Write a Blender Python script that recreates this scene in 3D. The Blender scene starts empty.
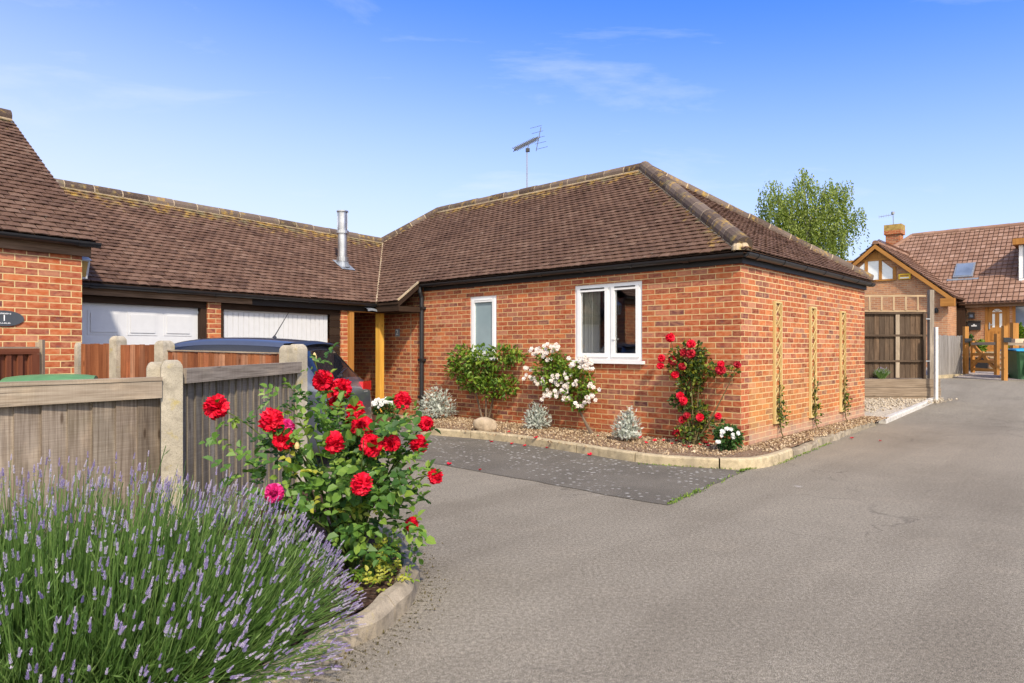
import bpy, bmesh, math, random
from mathutils import Vector, Matrix, noise
random.seed(7)
R = random.Random(11)
sc = bpy.context.scene
COL = sc.collection
V = Vector
F, HOR, CX, H = 670.0, 348.0, 512.0, 1.35

def rad(a): return math.radians(a)
def at(px, py, Y):                       # a place in the world seen at a given distance
    return V(((px-CX)/F*Y, Y, H-(py-HOR)/F*Y))
def gnd(px, py, z=0.0):
    Y = F*(H-z)/(py-HOR); return V(((px-CX)/F*Y, Y, z))
def hill(x, y):
    t = min(1, max(0, (y-11.5)/9.5)); return 0.40*t*t*(3-2*t)

# ------------------------------------------------------------------ materials
class NT:
    def __init__(s, name):
        s.m = bpy.data.materials.new(name); s.m.use_nodes = True
        s.t = s.m.node_tree; s.n = s.t.nodes; s.n.clear()
        s.out = s.n.new('ShaderNodeOutputMaterial')
    def new(s, typ, ins=None, **kw):
        n = s.n.new('ShaderNode'+typ)
        for k, v in kw.items(): setattr(n, k, v)
        for k, v in (ins or {}).items():
            if hasattr(v, 'is_output') or isinstance(v, bpy.types.NodeSocket): s.t.links.new(v, n.inputs[k])
            else: n.inputs[k].default_value = v
        return n
    def link(s, a, b): s.t.links.new(a, b)
    def ramp(s, fac, stops, interp='LINEAR'):
        n = s.n.new('ShaderNodeValToRGB'); cr = n.color_ramp; cr.interpolation = interp
        while len(cr.elements) < len(stops): cr.elements.new(0.5)
        for e, (p, c) in zip(cr.elements, stops):
            e.position = p; e.color = (c, c, c, 1) if isinstance(c, (int, float)) else (c[0], c[1], c[2], 1)
        s.t.links.new(fac, n.inputs[0]); return n.outputs[0]
    def mix(s, fac, a, b, typ='MIX'):
        n = s.n.new('ShaderNodeMixRGB'); n.blend_type = typ
        for i, v in ((0, fac), (1, a), (2, b)):
            if isinstance(v, bpy.types.NodeSocket): s.t.links.new(v, n.inputs[i])
            elif i == 0: n.inputs[0].default_value = v
            else: n.inputs[i].default_value = (v[0], v[1], v[2], 1)
        return n.outputs[0]
    def math(s, op, a, b=0.0):
        n = s.n.new('ShaderNodeMath'); n.operation = op
        for i, v in ((0, a), (1, b)):
            if isinstance(v, bpy.types.NodeSocket): s.t.links.new(v, n.inputs[i])
            else: n.inputs[i].default_value = v
        return n.outputs[0]
    def noise(s, vec, scale, detail=3, rough=0.55, out='Fac'):
        n = s.new('TexNoise', {'Scale': scale, 'Detail': detail, 'Roughness': rough})
        if vec is not None: s.link(vec, n.inputs['Vector'])
        return n.outputs[out]
    def attr(s, name): return s.new('Attribute', attribute_name=name).outputs['Fac']
    def uv(s): return s.new('TexCoord').outputs['UV']
    def obj(s): return s.new('TexCoord').outputs['Object']
    def pos(s): return s.new('NewGeometry').outputs['Position']
    def scale(s, vec, sx, sy, sz=1.0):
        n = s.new('Mapping'); s.link(vec, n.inputs['Vector']); n.inputs['Scale'].default_value = (sx, sy, sz)
        return n.outputs[0]
    def bump(s, height, strength=0.3, dist=0.01):
        n = s.new('Bump', {'Strength': strength, 'Distance': dist}); s.link(height, n.inputs['Height']); return n.outputs[0]
    def done(s, color, rough=0.8, normal=None, metal=0.0, spec=0.3, coat=0.0):
        p = s.new('BsdfPrincipled')
        if isinstance(color, bpy.types.NodeSocket): s.link(color, p.inputs['Base Color'])
        else: p.inputs['Base Color'].default_value = (*color, 1)
        if isinstance(rough, bpy.types.NodeSocket): s.link(rough, p.inputs['Roughness'])
        else: p.inputs['Roughness'].default_value = rough
        p.inputs['Metallic'].default_value = metal
        p.inputs['Specular IOR Level'].default_value = spec
        p.inputs['Coat Weight'].default_value = coat
        if normal is not None: s.link(normal, p.inputs['Normal'])
        s.link(p.outputs[0], s.out.inputs[0]); s.p = p
        return s.m

def m_plain(name, c, rough=0.6, metal=0.0, spec=0.4, var=0.12, sc_=9.0, coat=0.0, bump=0.0):
    t = NT(name)
    n = t.noise(t.obj(), sc_, 4)
    d = tuple(x*(1-var) for x in c); l = tuple(min(1, x*(1+var)) for x in c)
    col = t.ramp(n, [(0.3, d), (0.7, l)])
    nn = None
    if bump: nn = t.bump(t.noise(t.obj(), sc_*8, 3), bump, 0.004)
    return t.done(col, rough, nn, metal, spec, coat)

def m_brick(name, cols, mortar, algae=False, sat=1.0):
    t = NT(name); uv = t.uv()
    # a little wobble so that the joints are not ruled lines
    wob = t.noise(uv, 6.0, 2, out='Color')
    v = t.new('VectorMath', operation='MULTIPLY_ADD'); t.link(wob, v.inputs[0]); v.inputs[1].default_value = (.008, .006, 0); t.link(uv, v.inputs[2])
    b = t.new('TexBrick', {'Color1': (0, 0, 0, 1), 'Color2': (1, 1, 1, 1), 'Mortar': (.5, .5, .5, 1), 'Scale': 1.0, 'Mortar Size': 0.0058,
                           'Mortar Smooth': 0.15, 'Bias': 0.0, 'Brick Width': 0.225, 'Row Height': 0.075}, offset=0.5)
    t.link(v.outputs[0], b.inputs['Vector'])
    n = len(cols)
    c = t.ramp(b.outputs['Color'], [((i+.5)/n, k) for i, k in enumerate(cols)])
    streak = t.noise(t.scale(uv, 14, 26), 1.0, 4)
    c = t.mix(t.ramp(streak, [(.35, 0.0), (.7, .75)]), c, t.mix(0.6, c, (.66, .33, .17)))
    dark = t.noise(uv, 1.3, 4)
    c = t.mix(t.ramp(dark, [(.42, .32), (.62, 0.0)]), c, t.mix(1.0, c, (.60, .50, .50), 'MULTIPLY'))
    blot = t.noise(t.scale(uv, 9, 18), 1.0, 2)
    c = t.mix(t.ramp(blot, [(.60, 0.0), (.72, .5)]), c, (.10, .055, .06))
    mo = t.mix(t.ramp(t.noise(uv, 3.0, 4), [(.35, 0.0), (.65, 1.0)]), mortar, tuple(x*.78 for x in mortar))
    c = t.mix(b.outputs['Fac'], c, mo)
    sz = t.new('SeparateXYZ'); t.link(t.pos(), sz.inputs[0])
    damp = t.ramp(t.math('ADD', sz.outputs[2], t.math('MULTIPLY', t.noise(uv, 3.5, 4), .45)), [(.28, .55), (.62, 0)])
    c = t.mix(damp, c, t.mix(1.0, c, (.66, .60, .52), 'MULTIPLY'))
    if algae:
        sx = t.new('SeparateXYZ'); t.link(uv, sx.inputs[0])
        lo = t.ramp(t.math('MULTIPLY', t.math('ADD', sx.outputs[1], t.math('MULTIPLY', t.noise(uv, 2.2, 4), .7)), .5), [(.20, .0), (.36, 1.0), (.52, .85), (.80, .0)])
        fx = t.ramp(t.math('MULTIPLY', sx.outputs[0], .2), [(.05, 1.0), (.75, .35), (1.0, .2)])
        msk = t.math('MULTIPLY', lo, fx)
        c = t.mix(t.math('MULTIPLY', msk, .28), c, (.62, .38, .10))
        pale = t.ramp(t.math('ADD', sx.outputs[1], t.math('MULTIPLY', t.noise(uv, 5, 4), .25)), [(.30, .45), (.48, .0)])
        c = t.mix(pale, c, (.55, .42, .31))
    hgt = t.math('SUBTRACT', t.math('MULTIPLY', t.noise(uv, 90, 3), .25), b.outputs['Fac'])
    return t.done(c, 0.9, t.bump(hgt, 0.55, 0.006), spec=0.15)

def m_tile(name, cols, moss_col=(.42, .26, .055), pale=(.36, .32, .25), moss_amt=1.0):
    t = NT(name); p = t.pos()
    n = len(cols)
    c = t.ramp(t.attr('rnd'), [((i+.5)/n, k) for i, k in enumerate(cols)])
    big = t.noise(p, 1.1, 5, .6)
    c = t.mix(t.ramp(big, [(.38, .45), (.58, 0.0)]), c, t.mix(1.0, c, (.60, .55, .56), 'MULTIPLY'))
    c = t.mix(t.ramp(t.noise(p, 38, 3), [(.45, 0), (.75, .5)]), c, t.mix(.5, c, (.30, .21, .16)))
    # old lichen: white crusts anywhere, orange and green near ridge and hips
    cr = t.new('TexVoronoi', {'Scale': 10.0}); t.link(p, cr.inputs['Vector'])
    spot = t.math('MULTIPLY', t.ramp(cr.outputs['Distance'], [(.10, 1.0), (.2, 0.0)]), t.ramp(t.noise(p, 2.2, 3), [(.56, 0), (.66, 1)]))
    c = t.mix(t.math('MULTIPLY', spot, .55), c, pale)
    ms = t.math('MULTIPLY', t.attr('moss'), moss_amt)
    k = t.math('ADD', t.noise(p, 7.5, 5, .65), t.math('MULTIPLY', ms, .36))
    c = t.mix(t.ramp(k, [(.70, 0), (.84, .85)]), c, t.mix(t.ramp(t.noise(p, 3, 3), [(.42, 0), (.58, 1)]), (.20, .17, .09), moss_col))
    bmp = t.bump(t.noise(p, 120, 3), .4, .004)
    return t.done(c, 0.92, bmp, spec=0.12)

def m_wood(name, cols, grain=(.5, .5, .5), gs=1.0, rough=.85, knots=True, green=0.0, sawn=0.0):
    t = NT(name); uv = t.uv()
    n = len(cols)
    c = t.ramp(t.attr('rnd'), [((i+.5)/n, k) for i, k in enumerate(cols)])
    g = t.noise(t.scale(uv, 60*gs, 2.2*gs), 1.0, 5, .6)
    c = t.mix(t.ramp(g, [(.38, .75), (.60, 0.0)]), c, t.mix(1.0, c, grain, 'MULTIPLY'))
    g2 = t.noise(t.scale(uv, 9*gs, 1.3*gs), 1.0, 3)
    c = t.mix(t.ramp(g2, [(.5, 0.0), (.75, .45)]), c, t.mix(.5, c, tuple(min(1, x*1.9) for x in cols[-1])))
    if sawn:
        sw = t.noise(t.scale(uv, 2.5, 130), 1.0, 2)
        c = t.mix(t.ramp(sw, [(.40, sawn), (.62, 0)]), c, t.mix(1.0, c, (.62, .58, .54), 'MULTIPLY'))
        ck = t.noise(t.scale(uv, 42, .9), 1.0, 4, .7)
        c = t.mix(t.ramp(ck, [(.30, .9), (.37, 0)]), c, (.035, .028, .022))
        pt = t.noise(t.scale(uv, 7, 3), 1.0, 4, .6)
        c = t.mix(t.ramp(pt, [(.54, 0), (.70, .6)]), c, t.mix(1.0, c, (1.55, 1.5, 1.42), 'MULTIPLY'))
    if knots:
        vo = t.new('TexVoronoi', {'Scale': 1.0}); t.link(t.scale(uv, 9, 2.6), vo.inputs['Vector'])
        c = t.mix(t.ramp(vo.outputs['Distance'], [(.05, .8), (.11, 0.0)]), c, t.mix(1.0, c, (.32, .26, .22), 'MULTIPLY'))
    if green:
        c = t.mix(t.ramp(t.noise(t.pos(), 5, 4), [(.55, 0), (.75, green)]), c, (.16, .15, .06))
    return t.done(c, rough, t.bump(g, .35, .004), spec=.15)

def m_leaf(name, cols, trans=.28, rough=.5, tcol=None):
    t = NT(name); n = len(cols)
    c = t.ramp(t.attr('rnd'), [((i+.5)/n, k) for i, k in enumerate(cols)])
    p = t.new('BsdfPrincipled', {'Roughness': rough, 'Specular IOR Level': .35}); t.link(c, p.inputs['Base Color'])
    tr = t.new('BsdfTranslucent')
    t.link(t.mix(1.0, c, tcol or (1.5, 1.6, .6), 'MULTIPLY'), tr.inputs[0])
    mx = t.new('MixShader', {0: trans}); t.link(p.outputs[0], mx.inputs[1]); t.link(tr.outputs[0], mx.inputs[2])
    t.link(mx.outputs[0], t.out.inputs[0]); return t.m

def m_glass(name, tint=(.97, .98, .98), refl=.22, dark=True):
    t = NT(name)
    tr = t.new('BsdfTransparent', {0: (*tint, 1)}); gl = t.new('BsdfGlossy', {'Color': (1, 1, 1, 1), 'Roughness': .02})
    lw = t.new('LayerWeight', {'Blend': .35})
    fac = t.math('ADD', t.math('MULTIPLY', lw.outputs['Fresnel'], .8), refl)
    mx = t.new('MixShader'); t.link(fac, mx.inputs[0]); t.link(tr.outputs[0], mx.inputs[1]); t.link(gl.outputs[0], mx.inputs[2])
    t.link(mx.outputs[0], t.out.inputs[0]); return t.m

def m_concrete(name, c, dirt=(.12, .11, .09), lich=.5):
    t = NT(name); p = t.pos()
    n = t.noise(p, 14, 6, .65)
    col = t.ramp(n, [(.3, tuple(x*.62 for x in c)), (.52, c), (.75, tuple(min(1, x*1.3) for x in c))])
    col = t.mix(t.ramp(t.noise(p, 3.5, 4), [(.5, 0), (.72, .6)]), col, dirt)
    col = t.mix(t.ramp(t.noise(p, 9, 5, .7), [(.58, 0), (.68, lich)]), col, (.40, .32, .12))
    agg = t.new('TexVoronoi', {'Scale': 170.0}); t.link(p, agg.inputs['Vector'])
    col = t.mix(t.ramp(agg.outputs['Distance'], [(.18, .7), (.36, 0)]), col, tuple(x*.4 for x in c))
    return t.done(col, .95, t.bump(t.noise(p, 70, 5), .6, .006), spec=.1)

RED = [(.20, .042, .022), (.34, .075, .026), (.42, .105, .032), (.34, .075, .028), (.50, .150, .045), (.40, .10, .036), (.14, .055, .050), (.46, .20, .11), (.38, .085, .03), (.28, .075, .045)]
M = {}
M['brick'] = m_brick('red_brick', [(a, b*.93, c) for a, b, c in RED], (.66, .48, .235))
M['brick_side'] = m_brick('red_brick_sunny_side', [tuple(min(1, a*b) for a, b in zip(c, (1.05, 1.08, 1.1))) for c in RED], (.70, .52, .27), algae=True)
M['brick_far'] = m_brick('brown_brick', [(.36, .17, .095), (.43, .21, .115), (.32, .16, .10), (.48, .23, .11), (.42, .24, .15)], (.52, .42, .28))
TB = [(.105, .059, .041), (.150, .084, .056), (.180, .103, .070), (.130, .072, .049), (.210, .128, .089), (.160, .090, .061)]
M['tile'] = m_tile('clay_tile', [tuple(x*.92 for x in c) for c in TB])
M['tile_dark'] = m_tile('clay_tile_weathered', [tuple(x*k for x in c) for c, k in zip(TB, (.9, .82, .78, .85, .78, .8))])
M['tile_far'] = m_tile('concrete_tile', [(.27, .155, .105), (.31, .185, .13), (.25, .145, .10), (.36, .225, .165)], moss_amt=.3)
M['ridge'] = m_tile('ridge_tile', [(.085, .062, .05), (.125, .095, .078), (.17, .13, .105)], moss_amt=.8)
M['mortar'] = m_concrete('mortar', (.46, .36, .24), lich=.8)
M['black'] = m_plain('black_plastic', (.016, .016, .018), .38, spec=.5)
M['fascia'] = m_plain('black_paint', (.014, .013, .012), .5, spec=.35)
M['upvc'] = m_plain('white_upvc', (.80, .80, .79), .3, var=.03, spec=.5)
M['garage_white'] = m_plain('white_steel_door', (.60, .605, .61), .4, var=.03, spec=.4)
M['glass'] = m_glass('window_glass', refl=.10)
M['frosted'] = m_plain('frosted_glass', (.24, .31, .33), .12, var=.12, sc_=2.0, spec=.6)
M['curtain'] = m_plain('cream_curtain', (.66, .63, .53), .9, var=.05)
M['room'] = m_plain('room_plaster', (.22, .17, .13), .9)
M['steel'] = m_plain('stainless_steel', (.50, .50, .50), .34, metal=.85, var=.2, sc_=6)
M['lead'] = m_plain('lead_sheet', (.22, .24, .27), .55, metal=.2, var=.25, sc_=14)
M['oak'] = m_wood('orange_timber', [(.38, .175, .045), (.43, .205, .055), (.40, .185, .048)], (.68, .60, .5), .7, .55)
M['oak_sunlit'] = m_wood('sunlit_orange_timber', [(.62, .33, .055), (.66, .36, .065)], (.80, .72, .6), .7, .6)  # right porch post: sunlight on the oak put into a lighter colour
M['trellis'] = m_wood('yellow_softwood', [(.58, .44, .20), (.64, .49, .23), (.52, .39, .17)], (.68, .60, .48), 1, .7, knots=False)
M['browntimber'] = m_wood('dark_brown_timber', [(.035, .020, .013), (.05, .028, .017), (.042, .025, .016)], (.5, .5, .5))
M['weathered'] = m_wood('weathered_fascia_board', [(.16, .10, .065), (.20, .13, .085)], (.4, .38, .36))
M['fence_near'] = m_wood('weathered_fence_board', [(.20, .16, .12), (.31, .25, .19), (.25, .20, .155), (.40, .33, .26), (.28, .235, .18)], (.40, .35, .32), green=.15, sawn=.42)
M['fence_grey'] = m_wood('silvered_fence_board', [(.21, .18, .14), (.27, .235, .185), (.18, .155, .12), (.31, .27, .215)], (.42, .40, .39), green=.18, sawn=.45)
M['rail_pale'] = m_wood('pale_weathered_rail', [(.34, .275, .20), (.38, .31, .23)], (.55, .5, .45), 1.0, green=.1, sawn=.2)
M['rail_grey'] = m_wood('grey_weathered_rail', [(.30, .255, .205), (.33, .28, .225)], (.45, .42, .4), 1.0, green=.1, sawn=.3)
M['fence_brown'] = m_wood('stained_brown_board', [(.20, .070, .030), (.30, .115, .05), (.16, .055, .026), (.38, .20, .12), (.25, .085, .038)], (.5, .45, .42), green=0, sawn=.2)
M['gate_brown'] = m_wood('chestnut_stained_board', [(.16, .055, .028), (.19, .065, .033)], (.65, .6, .58), .6)
M['fence_far'] = m_wood('dark_fence_board', [(.10, .07, .048), (.14, .10, .068), (.11, .078, .055), (.20, .13, .08), (.09, .065, .046)], (.45, .4, .38), sawn=.3)
M['sleeper'] = m_wood('timber_sleeper', [(.24, .185, .13), (.28, .215, .155), (.26, .20, .14)], (.5, .46, .42))
M['trellis_tan'] = m_wood('tan_trellis', [(.42, .31, .19), (.46, .34, .21)], (.6, .55, .5), knots=False)
M['grey_board'] = m_wood('silver_grey_board', [(.32, .30, .28), (.38, .355, .33), (.29, .27, .25)], (.55, .52, .5))
M['concrete'] = m_concrete('concrete_post', (.42, .37, .285), (.16, .145, .115), lich=.75)
M['kerb'] = m_concrete('concrete_kerb', (.48, .39, .25), lich=.45)
M['stonekerb'] = m_concrete('mossy_stone_kerb', (.33, .275, .20), (.09, .075, .05), lich=.55)
M['white_kerb'] = m_concrete('white_painted_kerb', (.56, .53, .48), (.45, .42, .36), lich=.1)
M['rock'] = m_concrete('boulder', (.42, .33, .23), lich=.3)

def m_road():
    t = NT('tarmac'); p = t.pos()
    f = t.math('ADD', t.math('MULTIPLY', t.noise(p, 230, 2, .65), .75), t.math('MULTIPLY', t.noise(p, 48, 3, .6), .25))
    c = t.ramp(f, [(.40, (.095, .082, .060)), (.5, (.225, .196, .148)), (.60, (.44, .385, .295))])
    vo = t.new('TexVoronoi', {'Scale': 95.0}); t.link(p, vo.inputs['Vector'])
    c = t.mix(t.ramp(vo.outputs['Distance'], [(.12, .55), (.34, 0)]), c, (.085, .076, .068))
    vo2 = t.new('TexVoronoi', {'Scale': 60.0}); t.link(p, vo2.inputs['Vector'])
    c = t.mix(t.ramp(vo2.outputs['Distance'], [(.06, .8), (.13, 0)]), c, (.42, .39, .35))
    b = t.noise(p, .55, 6, .62)
    c = t.mix(t.ramp(b, [(.36, .42), (.56, 0)]), c, t.mix(1.0, c, (.66, .645, .63), 'MULTIPLY'))
    c = t.mix(t.ramp(t.noise(t.scale(p, .7, 1.3), 2.4, 5, .6), [(.54, 0), (.72, .4)]), c, t.mix(1.0, c, (1.28, 1.26, 1.24), 'MULTIPLY'))
    trk = t.new('Mapping'); t.link(p, trk.inputs['Vector']); trk.inputs['Rotation'].default_value = (0, 0, .73)
    c = t.mix(t.ramp(t.noise(t.scale(trk.outputs[0], 1.5, .12), 1.0, 3), [(.48, 0), (.64, .55)]), c, t.mix(1.0, c, (.80, .79, .78), 'MULTIPLY'))
    cr = t.new('TexVoronoi', {'Scale': .55}, feature='DISTANCE_TO_EDGE'); wv = t.new('VectorMath', operation='MULTIPLY_ADD'); t.link(t.noise(p, 2.5, 4, out='Color'), wv.inputs[0]); wv.inputs[1].default_value = (.8, .8, 0); t.link(p, wv.inputs[2]); t.link(wv.outputs[0], cr.inputs['Vector'])
    c = t.mix(t.math('MULTIPLY', t.ramp(cr.outputs['Distance'], [(.002, .5), (.007, 0)]), t.ramp(t.noise(p, .45, 2), [(.5, 0), (.6, 1)])), c, (.07, .06, .05))
    # a few bleached patches
    s = t.new('TexVoronoi', {'Scale': .95}); t.link(p, s.inputs['Vector'])
    sp = t.math('ADD', s.outputs['Distance'], t.math('MULTIPLY', t.noise(p, 22, 3), .08))
    c = t.mix(t.ramp(sp, [(.055, .55), (.085, 0)]), c, (.46, .43, .40))
    return t.done(c, .93, t.bump(t.math('ADD', f, t.math('MULTIPLY', vo.outputs['Distance'], .6)), .15, .003), spec=.15)
M['road'] = m_road()
def m_pad():
    t = NT('old_tarmac'); p = t.pos()
    f = t.noise(p, 170, 3, .7)
    c = t.ramp(f, [(.35, (.07, .062, .048)), (.52, (.170, .150, .119)), (.7, (.34, .30, .24))])
    c = t.mix(t.ramp(t.noise(p, 1.3, 5), [(.4, .5), (.6, 0)]), c, t.mix(1.0, c, (.6, .6, .6), 'MULTIPLY'))
    vo = t.new('TexVoronoi', {'Scale': 13.0, 'Randomness': 1.0}); t.link(t.scale(p, 1, 1), vo.inputs['Vector'])
    d = t.math('ADD', vo.outputs['Distance'], t.math('MULTIPLY', t.noise(p, 30, 3), .25))
    sel = t.ramp(t.noise(p, 1.15, 3), [(.38, 0), (.50, 1)])
    c = t.mix(t.math('MULTIPLY', t.ramp(d, [(.26, .95), (.42, 0)]), sel), c, (.46, .44, .39))
    vo2 = t.new('TexVoronoi', {'Scale': 16.0}); t.link(p, vo2.inputs['Vector'])
    d2 = t.math('ADD', vo2.outputs['Distance'], t.math('MULTIPLY', t.noise(p, 40, 3), .3))
    c = t.mix(t.math('MULTIPLY', t.ramp(d2, [(.2, .6), (.34, 0)]), t.ramp(t.noise(p, 2.1, 3), [(.48, 0), (.6, 1)])), c, (.34, .33, .30))
    return t.done(c, .95, t.bump(f, .8, .01), spec=.2)
M['pad'] = m_pad()
def m_soil(name, cs, stone, scl=42):
    t = NT(name); p = t.pos()
    c = t.ramp(t.noise(p, 24, 6, .7), [(.3, cs[0]), (.55, cs[1]), (.75, cs[2])])
    vo = t.new('TexVoronoi', {'Scale': scl}); t.link(p, vo.inputs['Vector'])
    sx = t.new('SeparateColor'); t.link(vo.outputs['Color'], sx.inputs[0])
    k = t.math('MULTIPLY', t.ramp(vo.outputs['Distance'], [(.3, 1), (.5, 0)]), t.ramp(sx.outputs[0], [(.45, 0), (.6, 1)]))
    c = t.mix(k, c, t.mix(sx.outputs[1], stone, tuple(x*.5 for x in stone)))
    return t.done(c, .95, t.bump(t.math('SUBTRACT', t.noise(p, 60, 4), vo.outputs['Distance']), 1.0, .02), spec=.1)
M['soil'] = m_soil('bark_and_soil', [(.13, .078, .047), (.27, .175, .11), (.42, .30, .20)], (.55, .43, .29))
M['bark_chip'] = m_wood('bark_chip', [(.14, .085, .045), (.30, .20, .115), (.46, .34, .21), (.60, .49, .34), (.36, .26, .15)], (.7, .65, .6), knots=False)
M['soil_dark'] = m_soil('dark_soil', [(.03, .017, .011), (.07, .04, .027), (.13, .08, .055)], (.17, .12, .085))
M['gravel'] = m_soil('pale_gravel', [(.38, .31, .22), (.58, .49, .37), (.72, .63, .50)], (.78, .70, .57), 34)
M['yard'] = m_soil('yard_gravel', [(.26, .22, .19), (.40, .34, .30), (.5, .44, .4)], (.55, .5, .45), 30)
M['grass'] = m_soil('rough_grass', [(.03, .045, .012), (.06, .08, .02), (.1, .11, .04)], (.1, .1, .05))
# leaves
M['leaf_rose'] = m_leaf('rose_leaf', [(.030, .080, .016), (.055, .13, .024), (.085, .18, .03), (.13, .235, .036), (.21, .31, .05)])
M['leaf_pale'] = m_leaf('yellowing_leaf', [(.20, .24, .03), (.30, .32, .045), (.42, .40, .05), (.14, .20, .035)])
M['leaf_shrub'] = m_leaf('shrub_leaf', [(.06, .125, .012), (.105, .185, .018), (.16, .25, .025), (.23, .31, .045)])
M['leaf_climber'] = m_leaf('climber_leaf', [(.025, .055, .012), (.055, .10, .018), (.10, .16, .025), (.26, .26, .03)])
M['leaf_dark'] = m_leaf('glossy_leaf', [(.02, .06, .012), (.04, .10, .02), (.07, .15, .03)])
M['leaf_silver'] = m_leaf('silver_felt_leaf', [(.28, .31, .25), (.40, .43, .36), (.50, .53, .46), (.60, .62, .55)], .12, .8, (1, 1, 1))
M['leaf_birch'] = m_leaf('birch_leaf', [(.10, .14, .03), (.17, .22, .045), (.24, .30, .06), (.33, .38, .10)], .4)
M['lav_stem'] = m_leaf('lavender_stem', [(.042, .092, .016), (.066, .135, .024), (.10, .18, .038), (.155, .235, .065)], .25, .6)
M['lav_flower'] = m_leaf('lavender_flower', [(.24, .18, .36), (.35, .28, .47), (.48, .41, .56), (.60, .55, .60)], .2, .8, (1, 1, 1.1))
M['petal_red'] = m_leaf('red_petal', [(.50, .0, .014), (.62, .001, .022), (.72, .003, .03), (.78, .008, .045)], .15, .6, (1, .3, .8))
M['petal_deep'] = m_leaf('deep_red_petal', [(.30, .004, .014), (.42, .006, .02), (.50, .010, .03)], .2, .55, (1.2, .8, .8))
M['petal_pink'] = m_leaf('pink_petal', [(.62, .012, .16), (.72, .03, .24), (.78, .09, .34)], .3, .55, (1.1, .9, 1))
M['petal_white'] = m_leaf('white_petal', [(.72, .62, .54), (.80, .73, .67), (.84, .80, .76)], .25, .6, (1, 1, 1))
M['petal_pure'] = m_leaf('pure_white_petal', [(.78, .78, .74), (.86, .86, .84)], .25, .6, (1, 1, 1))
M['stamen'] = m_plain('stamen', (.55, .42, .10), .8)
M['stem'] = m_wood('plant_stem', [(.10, .085, .035), (.13, .10, .045)], (.6, .6, .6), knots=False)
M['stem_green'] = m_wood('green_stem', [(.06, .09, .02), (.09, .12, .03)], (.7, .7, .7), knots=False)
M['bark'] = m_wood('bark', [(.17, .12, .08), (.2, .145, .10)], (.5, .5, .5), knots=False)
M['birch_bark'] = m_wood('birch_bark', [(.42, .40, .36), (.5, .48, .44)], (.3, .3, .3), .6)
M['carpaint'] = m_plain('dark_blue_car_paint', (.105, .118, .150), .30, metal=.45, coat=1.0, var=.05)
M['carglass'] = m_plain('tinted_car_glass', (.012, .013, .017), .05, spec=.75, var=.1)
M['rubber'] = m_plain('rubber', (.018, .018, .018), .8)
M['tail'] = m_plain('red_lamp_lens', (.70, .015, .02), .12, spec=.7, coat=.6)
M['tailclear'] = m_plain('clear_lamp_lens', (.5, .48, .48), .15, spec=.7)
M['green_plastic'] = m_plain('green_bin_plastic', (.035, .105, .045), .42, spec=.45, var=.15)
M['green_lid'] = m_plain('faded_green_lid', (.10, .24, .09), .5, spec=.4, var=.15)
M['brown_plastic'] = m_plain('brown_bin_plastic', (.10, .055, .036), .5, spec=.4)
M['blue_plastic'] = m_plain('blue_lid_plastic', (.03, .36, .70), .4)
M['card'] = m_plain('cardboard', (.60, .45, .30), .85)
M['slate'] = m_plain('slate_plate', (.055, .062, .072), .6)
M['white_paint'] = m_plain('white_letter_paint', (.8, .8, .8), .5, var=.02)
M['white_post'] = m_plain('flaking_white_paint', (.60, .585, .55), .7, var=.15, sc_=20)
M['amber'] = m_plain('amber_glass', (.36, .21, .04), .25, spec=.6)
M['lampgrey'] = m_plain('silver_grey_paint', (.52, .54, .56), .45)
M['pot'] = m_plain('glazed_brown_pot', (.12, .05, .035), .3, spec=.6)
M['yellow'] = m_plain('yellow_alarm_box', (.80, .52, .03), .5)
M['far_glass'] = m_plain('dark_sky_glass', (.16, .20, .27), .05, spec=1.0, var=.25, sc_=1.5)
M['sky_pane'] = m_plain('white_sky_pane', (.72, .75, .76), .3, var=.06, sc_=5, spec=.7)  # opaque panes with the reflected white sky put into the colour
M['alum'] = m_plain('aerial_aluminium', (.28, .29, .30), .5, metal=.6)
M['terracotta'] = m_plain('chimney_cap', (.36, .24, .07), .9, var=.35, sc_=6)
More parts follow.
